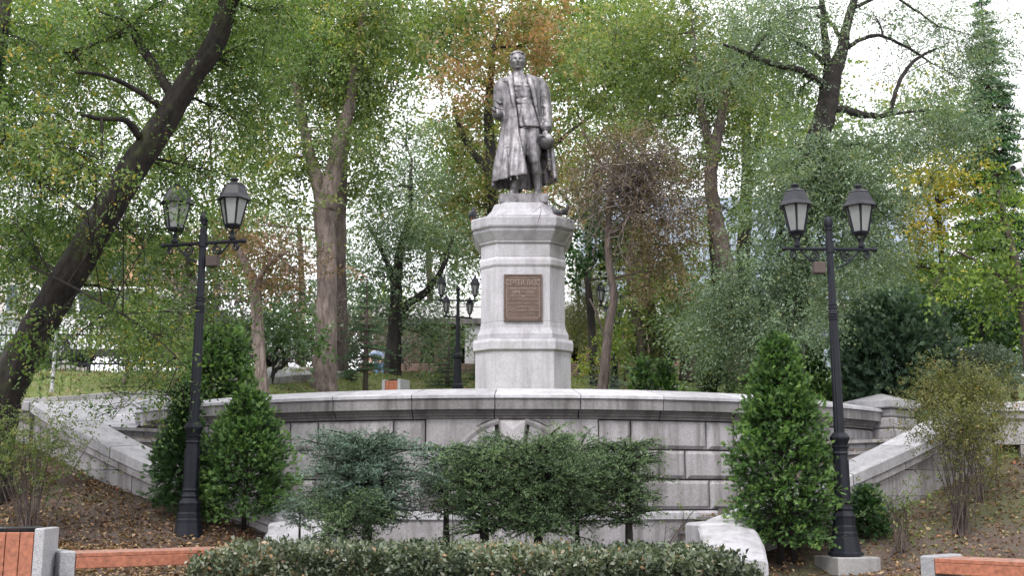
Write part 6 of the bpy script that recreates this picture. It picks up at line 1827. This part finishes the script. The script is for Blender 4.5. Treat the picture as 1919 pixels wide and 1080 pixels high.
tree('spreading_elm', 'spreading elm with black arching limbs above the right street lamp', 'tree',
     [[(1470, 900, 17.4, 46), (1490, 620, 17.4, 44), (1500, 420, 17.4, 42), (1522, 290, 17.4, 40), (1540, 235, 17.4, 38), (1552, 190, 17.4, 36), (1560, 140, 17.4, 32), (1578, 95, 17.4, 22), (1584, 60, 17.4, 18), (1596, 15, 17.4, 15), (1615, -40, 17.4, 10)],
      [(1556, 160, 17.4, 20), (1549, 110, 17.35, 17), (1545, 60, 17.3, 15), (1540, 0, 17.3, 11), (1530, -60, 17.3, 7)],
      [(1548, 160, 17.4, 14), (1500, 132, 17.1, 13), (1440, 118, 16.9, 11), (1400, 100, 16.8, 9), (1355, 82, 16.7, 5)],
      [(1400, 105, 16.8, 6), (1420, 85, 16.8, 5), (1440, 60, 16.7, 3)],
      [(1545, 118, 17.3, 10), (1515, 92, 17.2, 8), (1490, 78, 17.0, 5)],
      [(1590, 88, 17.4, 9), (1612, 74, 17.5, 8), (1645, 66, 17.6, 7), (1680, 78, 17.7, 6), (1720, 100, 17.8, 5), (1745, 118, 17.8, 3)],
      [(1576, 70, 17.4, 8), (1555, 42, 17.3, 7), (1530, 28, 17.2, 4)],
      [(1552, 205, 17.4, 13), (1590, 206, 17.3, 15), (1625, 216, 17.2, 13), (1665, 214, 17.2, 9), (1676, 180, 17.2, 8), (1690, 145, 17.2, 8), (1715, 112, 17.2, 7), (1755, 90, 17.2, 4)],
      [(1665, 214, 17.2, 7), (1700, 210, 17.1, 5), (1740, 206, 17.0, 3)],
      [(1600, 15, 17.4, 8), (1660, -10, 17.4, 6), (1710, 15, 17.5, 4), (1760, 50, 17.6, 3)]],
     [(1450, 60, 17.0, 110, 70, 1.0, .8), (1380, 140, 17.0, 80, 60, .8, .5), (1500, 170, 17.6, 60, 50, .7, .6), (1480, 20, 17.6, 100, 50, 1.0, .8), (1640, 30, 17.8, 70, 40, .8, .3), (1750, 60, 17.8, 90, 80, 1.0, .5), (1800, 150, 17.8, 70, 70, .9, .6), (1740, 250, 17.4, 110, 60, .9, .8), (1620, 280, 17.2, 120, 40, .8, .95), (1500, 290, 17.2, 90, 50, .8, .8), (1560, 360, 17.0, 130, 60, .8, 1.0), (1460, 400, 17.0, 70, 60, .7, .8), (1640, 400, 17.0, 80, 60, .7, .85), (1550, 470, 16.9, 120, 60, .7, .85), (1440, 500, 17.1, 60, 60, .7, .7), (1485, 630, 16.8, 70, 60, .6, .9), (1500, 350, 17.0, 60, 60, .5, .8), (1650, 490, 20.8, 70, 50, .7, .8), (1500, 560, 17.2, 90, 50, .7, .8), (1400, 600, 17.6, 70, 50, .7, .9), (1340, 640, 18.0, 60, 50, .7, 1.4), (1390, 680, 18.0, 60, 40, .6, 1.3), (1420, 560, 17.6, 90, 70, .8, 1.2), (1330, 590, 18.2, 60, 60, .8, 1.1), (1560, 610, 20.8, 60, 60, .7, 1.0), (1850, 80, 18, 70, 70, .8, .4), (1680, 150, 18.2, 60, 50, .6, .15), (1800, 260, 17.6, 60, 50, .7, .5)],
     M['leaf_willow'], M['bark_dark'], (.056, .024), 1.5, 9, .36, .6, .1, 1.2, sub=8, flat=.2, visible_tw=.06, seed=17)
tree('yellow_tree', 'small tree with bright yellow leaves right of the right street lamp', 'tree',
     [[(1772, 700, 24, 14), (1766, 560, 24, 12), (1762, 460, 24, 10), (1758, 380, 24, 8), (1745, 330, 24, 5)], [(1762, 430, 24, 7), (1730, 360, 24, 6), (1720, 320, 24, 4)]],
     [(1760, 320, 24, 85, 40, 1.1, 1.0), (1720, 370, 24, 50, 35, .8, .8), (1800, 370, 24, 50, 50, .8, .7), (1740, 430, 24, 70, 30, .9, .9), (1700, 500, 24.4, 60, 40, .8, .6, -.4), (1760, 520, 24.6, 60, 50, .8, .8, -.5)], M['leaf_yellow'], M['bark_dark'], (.1, .055), 1.7, 8, .4, .35, .08, 1.2, flat=.3, seed=18)
fir(1898, -15, 24, 210, 'tall dark spruce at the right edge reaching the sky', M['needle_fir'], 'spruce_tree', .1, 34, 10, 42, .11, .028, tr=.07, seed=31, prof=lambda u: (1 - u) ** .75 + .08, drop=.35, cat='spruce tree')
tree('linden_tree', 'leafy bright green tree hanging in from the right edge', 'tree',
     [[(1935, 860, 17, 26), (1930, 700, 17, 22), (1915, 560, 17, 18), (1890, 440, 17, 12), (1870, 360, 17, 7)], [(1915, 560, 17, 10), (1850, 500, 17, 7), (1790, 470, 17, 4)]],
     [(1870, 420, 17, 80, 60, .8, .8), (1830, 500, 17, 80, 50, .8, .9), (1900, 520, 17, 60, 80, .8, .9), (1880, 350, 17.4, 60, 40, .7, .6), (1760, 520, 17, 40, 30, .5, .5)], M['leaf_bright'], M['bark_brown'], (.075, .045), 1.6, 8, .34, .35, .08, 1.3, flat=.2, seed=19, visible_tw=.06)
tree('dark_maple', 'dark leafy maple in shade between the yew and the right edge', 'tree',
     [[(1840, 720, 21, 12), (1842, 640, 21, 10), (1838, 580, 21, 7)]],
     [(1830, 600, 21, 75, 60, 1.0, 1.2), (1900, 620, 21, 50, 50, .8, 1.0), (1780, 570, 21.5, 50, 50, .8, 1.0)], M['leaf_dark'], M['bark_dark'], (.11, .07), 1.8, 7, .4, .35, .06, 1.1, seed=20)
# distant trees that close the view beneath the canopy
for (lb, mt, tr_, bl_) in (
    ('distant grey green tree behind the left fence and parked cars', 'leaf_mid', (350, 700, 40), [(120, 480, 38, 120, 70, 2, .8), (300, 500, 40, 110, 80, 2, .9), (420, 470, 40, 90, 90, 2, .8), (220, 330, 40, 120, 100, 2, .5)]),
    ('distant tree filling the gap between the thin trunk and forked tree', 'leaf_willow', (560, 700, 42), [(560, 560, 42, 80, 80, 2, .9), (540, 440, 42, 90, 70, 2, .6), (680, 600, 40, 60, 60, 2, .8)]),
    ('distant pale tree behind the willow left of the pedestal', 'leaf_bright', (800, 700, 52), [(790, 640, 50, 70, 40, 2, .9), (720, 590, 50, 60, 60, 2, .8), (860, 600, 50, 50, 70, 2, .5), (860, 420, 48, 80, 90, 2, .8)]),
    ('distant tall tree behind the spreading elm', 'leaf_mid', (1500, 700, 38), [(1480, 200, 36, 90, 100, 2, .55), (1560, 330, 36, 130, 80, 2, .8), (1750, 220, 38, 100, 70, 2, .7), (1660, 560, 34, 120, 60, 2, .8), (1840, 300, 38, 90, 80, 2, .6)]),
    ('distant crown high above the centre of the picture', 'leaf_bright', (1100, 700, 46), [(1090, 60, 44, 120, 90, 2, .9), (800, 60, 44, 110, 90, 2, .9), (950, 90, 46, 100, 90, 2, .6), (900, 300, 46, 110, 120, 2, .8), (1060, 320, 46, 90, 130, 2, .8), (1180, 190, 44, 80, 80, 2, .6)]),
    ('distant crown above the forked tree', 'leaf_mid', (400, 700, 44), [(380, 60, 40, 160, 100, 2.4, .8), (560, 60, 40, 150, 100, 2.4, .7), (150, 80, 40, 170, 120, 2.4, .7), (350, 260, 40, 100, 110, 2.4, .5)])):
    px, pb, Y = tr_
    tree('distant_tree', lb, 'tree', [[(px, pb, Y, 16), (px + 6, 560, Y, 12), (px, 420, Y, 8)]], bl_, M[mt], M['bark_brown'], (.16, .095), 1.9, 8, .8, .3, .06, .9, sub=5, seed=px, group='distant trees')

tree('distant_tree', 'low distant shrubbery closing the view behind the lawn and the two pale trunks', 'shrubbery', [[(480, 700, 40, 8), (484, 660, 40, 6), (480, 630, 40, 4)]],
     [(130, 600, 38, 90, 60, 2, 1.1), (250, 620, 38, 100, 60, 2, 1.3), (380, 640, 36, 90, 50, 2, 1.3), (440, 660, 38, 80, 36, 2, 1.3), (560, 655, 40, 80, 40, 2, 1.3), (660, 640, 40, 70, 50, 2, 1.2), (760, 650, 42, 50, 40, 2, 1.0)], M['leaf_purple'], M['bark_brown'], (.15, .09), 1.9, 8, .6, .2, .0, 1, sub=3, seed=77)
tree('distant_tree', 'low distant shrubbery between the clump of trunks and the yew', 'shrubbery', [[(1450, 700, 34, 8), (1454, 660, 34, 6), (1450, 630, 34, 4)]],
     [(1320, 620, 33, 70, 70, 2, 1.2), (1450, 600, 34, 80, 70, 2, 1.1), (1560, 520, 34, 80, 60, 2, .8), (1700, 560, 32, 90, 60, 2, 1.2), (1850, 620, 32, 80, 60, 2, 1.2)], M['leaf_willow'], M['bark_brown'], (.14, .07), 1.9, 8, .6, .2, .0, 1, sub=3, seed=78)

# ================================================================ the person beyond the trees
def person_far():
    q = at(713, 706, 36); b = Vector((q.x, 36, up(q.x, 36)))
    t = thing('person', 'distant person in blue jeans and pale blue top bending forward beside the willow trunk', 'person', b)
    def skin(nm, verts, edges, rad, mat):
        me = bpy.data.meshes.new(nm); me.from_pydata([tuple(Vector(v)) for v in verts], edges, [])
        ob = link(nm, me, t); bpy.context.view_layer.objects.active = ob
        md = ob.modifiers.new('s', 'SKIN')
        for i, r in enumerate(rad): me.skin_vertices[0].data[i].radius = (r, r)
        me.skin_vertices[0].data[0].use_root = True
        s2 = ob.modifiers.new('u', 'SUBSURF'); s2.levels = 1; s2.render_levels = 1
        bpy.context.view_layer.update()
        m2 = bpy.data.meshes.new_from_object(ob.evaluated_get(bpy.context.evaluated_depsgraph_get()))
        ob.modifiers.clear(); ob.data = m2; m2.materials.append(mat)
        m2.polygons.foreach_set('use_smooth', [True] * len(m2.polygons))
    skn = m_plain('skin', (.45, .27, .2), .6); jn = m_plain('blue_jeans', (.12, .2, .38), .8, 0, .3, 12); tp = m_plain('pale_top', (.3, .38, .55), .8, 0, .2)
    V = [(0, 0, .78), (.02, -.03, .95), (-.08, -.1, 1.15), (-.14, -.16, 1.24), (-.18, -.2, 1.33), (.12, -.12, 1.12), (-.26, -.2, 1.12), (.1, -.24, .9), (-.32, -.3, .9), (.02, -.36, .76), (-.26, -.42, .76), (.09, 0, .72), (.11, -.12, .42), (.1, .0, .06), (.12, -.14, .03), (-.09, 0, .72), (-.12, -.16, .42), (-.1, -.02, .06), (-.12, -.16, .03)]
    E = [(0, 1), (1, 2), (2, 3), (3, 4), (2, 5), (2, 6), (5, 7), (6, 8), (7, 9), (8, 10), (0, 11), (11, 12), (12, 13), (13, 14), (0, 15), (15, 16), (16, 17), (17, 18)]
    skin('body', V, E, [.12, .12, .13, .055, .1, .06, .06, .045, .045, .035, .035, .085, .06, .045, .04, .085, .06, .045, .04], skn)
    skin('jeans', [V[0], V[11], V[12], (.1, 0, .12), V[15], V[16], (-.1, -.02, .12)], [(0, 1), (1, 2), (2, 3), (0, 4), (4, 5), (5, 6)], [.15, .11, .085, .07, .11, .085, .07], jn)
    skin('top', [V[0], V[1], V[2], V[5], V[6], V[7], V[8]], [(0, 1), (1, 2), (2, 3), (2, 4), (3, 5), (4, 6)], [.14, .15, .16, .085, .085, .06, .06], tp)
    hr = MB().ball(Vector(V[4]) + Vector((0, .02, .03)) + b, (.115, .12, .12), 12, 8).build('hair', m_plain('dark_hair', (.03, .02, .015), .6), t, True)
person_far()

# ================================================================ fallen leaves, grass and soil crumbs
def scatter(n, xr, yr, fn, cond=None):
    P = np.stack([rng.uniform(*xr, n), rng.uniform(*yr, n), np.zeros(n)], 1)
    ok = np.array([(region(x, y) == fn[0]) and (cond is None or cond(x, y)) for x, y in P[:, :2]])
    P = P[ok]; P[:, 2] = [fn[1](x, y) for x, y in P[:, :2]]
    return P
M['litter'] = m_leaf('fallen_leaves', [(0, (.07, .035, .02)), (.4, (.17, .09, .05)), (.7, (.3, .2, .11)), (.9, (.42, .33, .2)), (.97, (.4, .12, .04)), (1, (.5, .08, .03))], .15, .6, 1.0)
Pg = np.concatenate([scatter(52000, (-9, 9.5), (7.5, 16.5), ('low', low)), scatter(9000, (-7.5, -3), (9, 15), ('low', low))])
n = len(Pg); keep = (snoise(Pg, 2.0, 3) + rng.normal(size=n) * .5) > -.5; Pg = Pg[keep]; n = len(Pg)
Pg[:, 2] += rng.uniform(.004, .035, n)
D = rdir(n); D[:, 2] *= .35; Nn = rng.normal(size=(n, 3)) * .45; Nn[:, 2] += 1
V, F = quads(Pg, D, nrm(Nn), rng.uniform(.025, .075, n), rng.uniform(.018, .045, n), .25)
tag(np_obj('fallen_leaves', V, F, M['litter'], None, rng.beta(1.6, 1.8, n)), 'brown and yellow fallen leaves scattered over the soil banks', 'leaves', None, 'stuff')
Ps = []
for th in np.linspace(15, 40, 600):
    for sg in (-1, 1):
        if random.random() < .65:
            r_ = random.uniform(7.5, 8.95) if random.random() < .5 else random.uniform(7.45, 7.8)
            i = int(np.searchsorted([17.2, 19.6, 22, 25, 28, 31, 34, 37], th)) - 1
            z = EYE - .48 + .175 * i if i >= 0 else EYE - .77
            Ps.append((sg * r_ * sin(radians(th)), CY - r_ * cos(radians(th)), z + .012))
Ps = np.array(Ps); n = len(Ps); D = rdir(n); D[:, 2] *= .3; Nn = rng.normal(size=(n, 3)) * .4; Nn[:, 2] += 1
V, F = quads(Ps, D, nrm(Nn), rng.uniform(.03, .08, n), rng.uniform(.02, .045, n), .25)
tag(np_obj('fallen_leaves', V, F, M['litter'], None, rng.beta(1.6, 1.8, n)), 'fallen leaves gathered on the stair treads', 'leaves', None, 'stuff')
Pu = scatter(40000, (-17, 9), (17.5, 33), ('up', up)); Pu[:, 2] += .015; n = len(Pu); k_ = rng.uniform(size=n) < .35
Pl = Pu[k_]; m_ = len(Pl); D = rdir(m_); D[:, 2] *= .3; Nn = rng.normal(size=(m_, 3)) * .4; Nn[:, 2] += 1
V, F = quads(Pl, D, nrm(Nn), rng.uniform(.04, .1, m_), rng.uniform(.03, .06, m_), .25)
tag(np_obj('fallen_leaves', V, F, M['litter'], None, rng.beta(1.6, 1.6, m_)), 'fallen leaves lying on the upper lawn', 'leaves', None, 'stuff')
def grass(P, h, label, tb):
    idx = np.repeat(np.arange(len(P)), 3); Q = P[idx] + rng.normal(size=(len(idx), 3)) * np.array([.05, .05, 0]); n = len(Q)
    D = rng.normal(size=(n, 3)) * .45; D[:, 2] = 1; D = nrm(D); S_ = nrm(np.cross(D, rdir(n)))
    hh2 = (h * rng.uniform(.5, 1.3, n))[:, None]
    V = np.stack([Q - S_ * .008, Q + S_ * .008, Q + D * hh2], 1).reshape(-1, 3)
    tag(np_obj('grass', V, np.arange(len(V)).reshape(-1, 3), M['leaf_grass'], None, np.clip(tb + rng.normal(size=n) * .2, 0, 1)), label, 'grass', None, 'stuff')
M['leaf_grass'] = m_leaf('grass_blades', [(0, (.07, .11, .03)), (.5, (.15, .21, .05)), (1, (.28, .3, .11))], .3, .5, .8)
Pw = Pu[~k_]
onpath = np.array([(x < -5.2 and y < 20.0 and y < 20.2) for x, y in Pw[:, :2]])
grass(Pw[~onpath], .07, 'short lawn grass on the slope behind the podium', .5)
Pb = scatter(7000, (3.2, 9.5), (9, 16), ('low', low)); Pb = Pb[(snoise(Pb, 1.2, 8) + rng.normal(size=len(Pb)) * .3) > .2]
grass(Pb, .035, 'thin grass and moss on the right bank', .45)
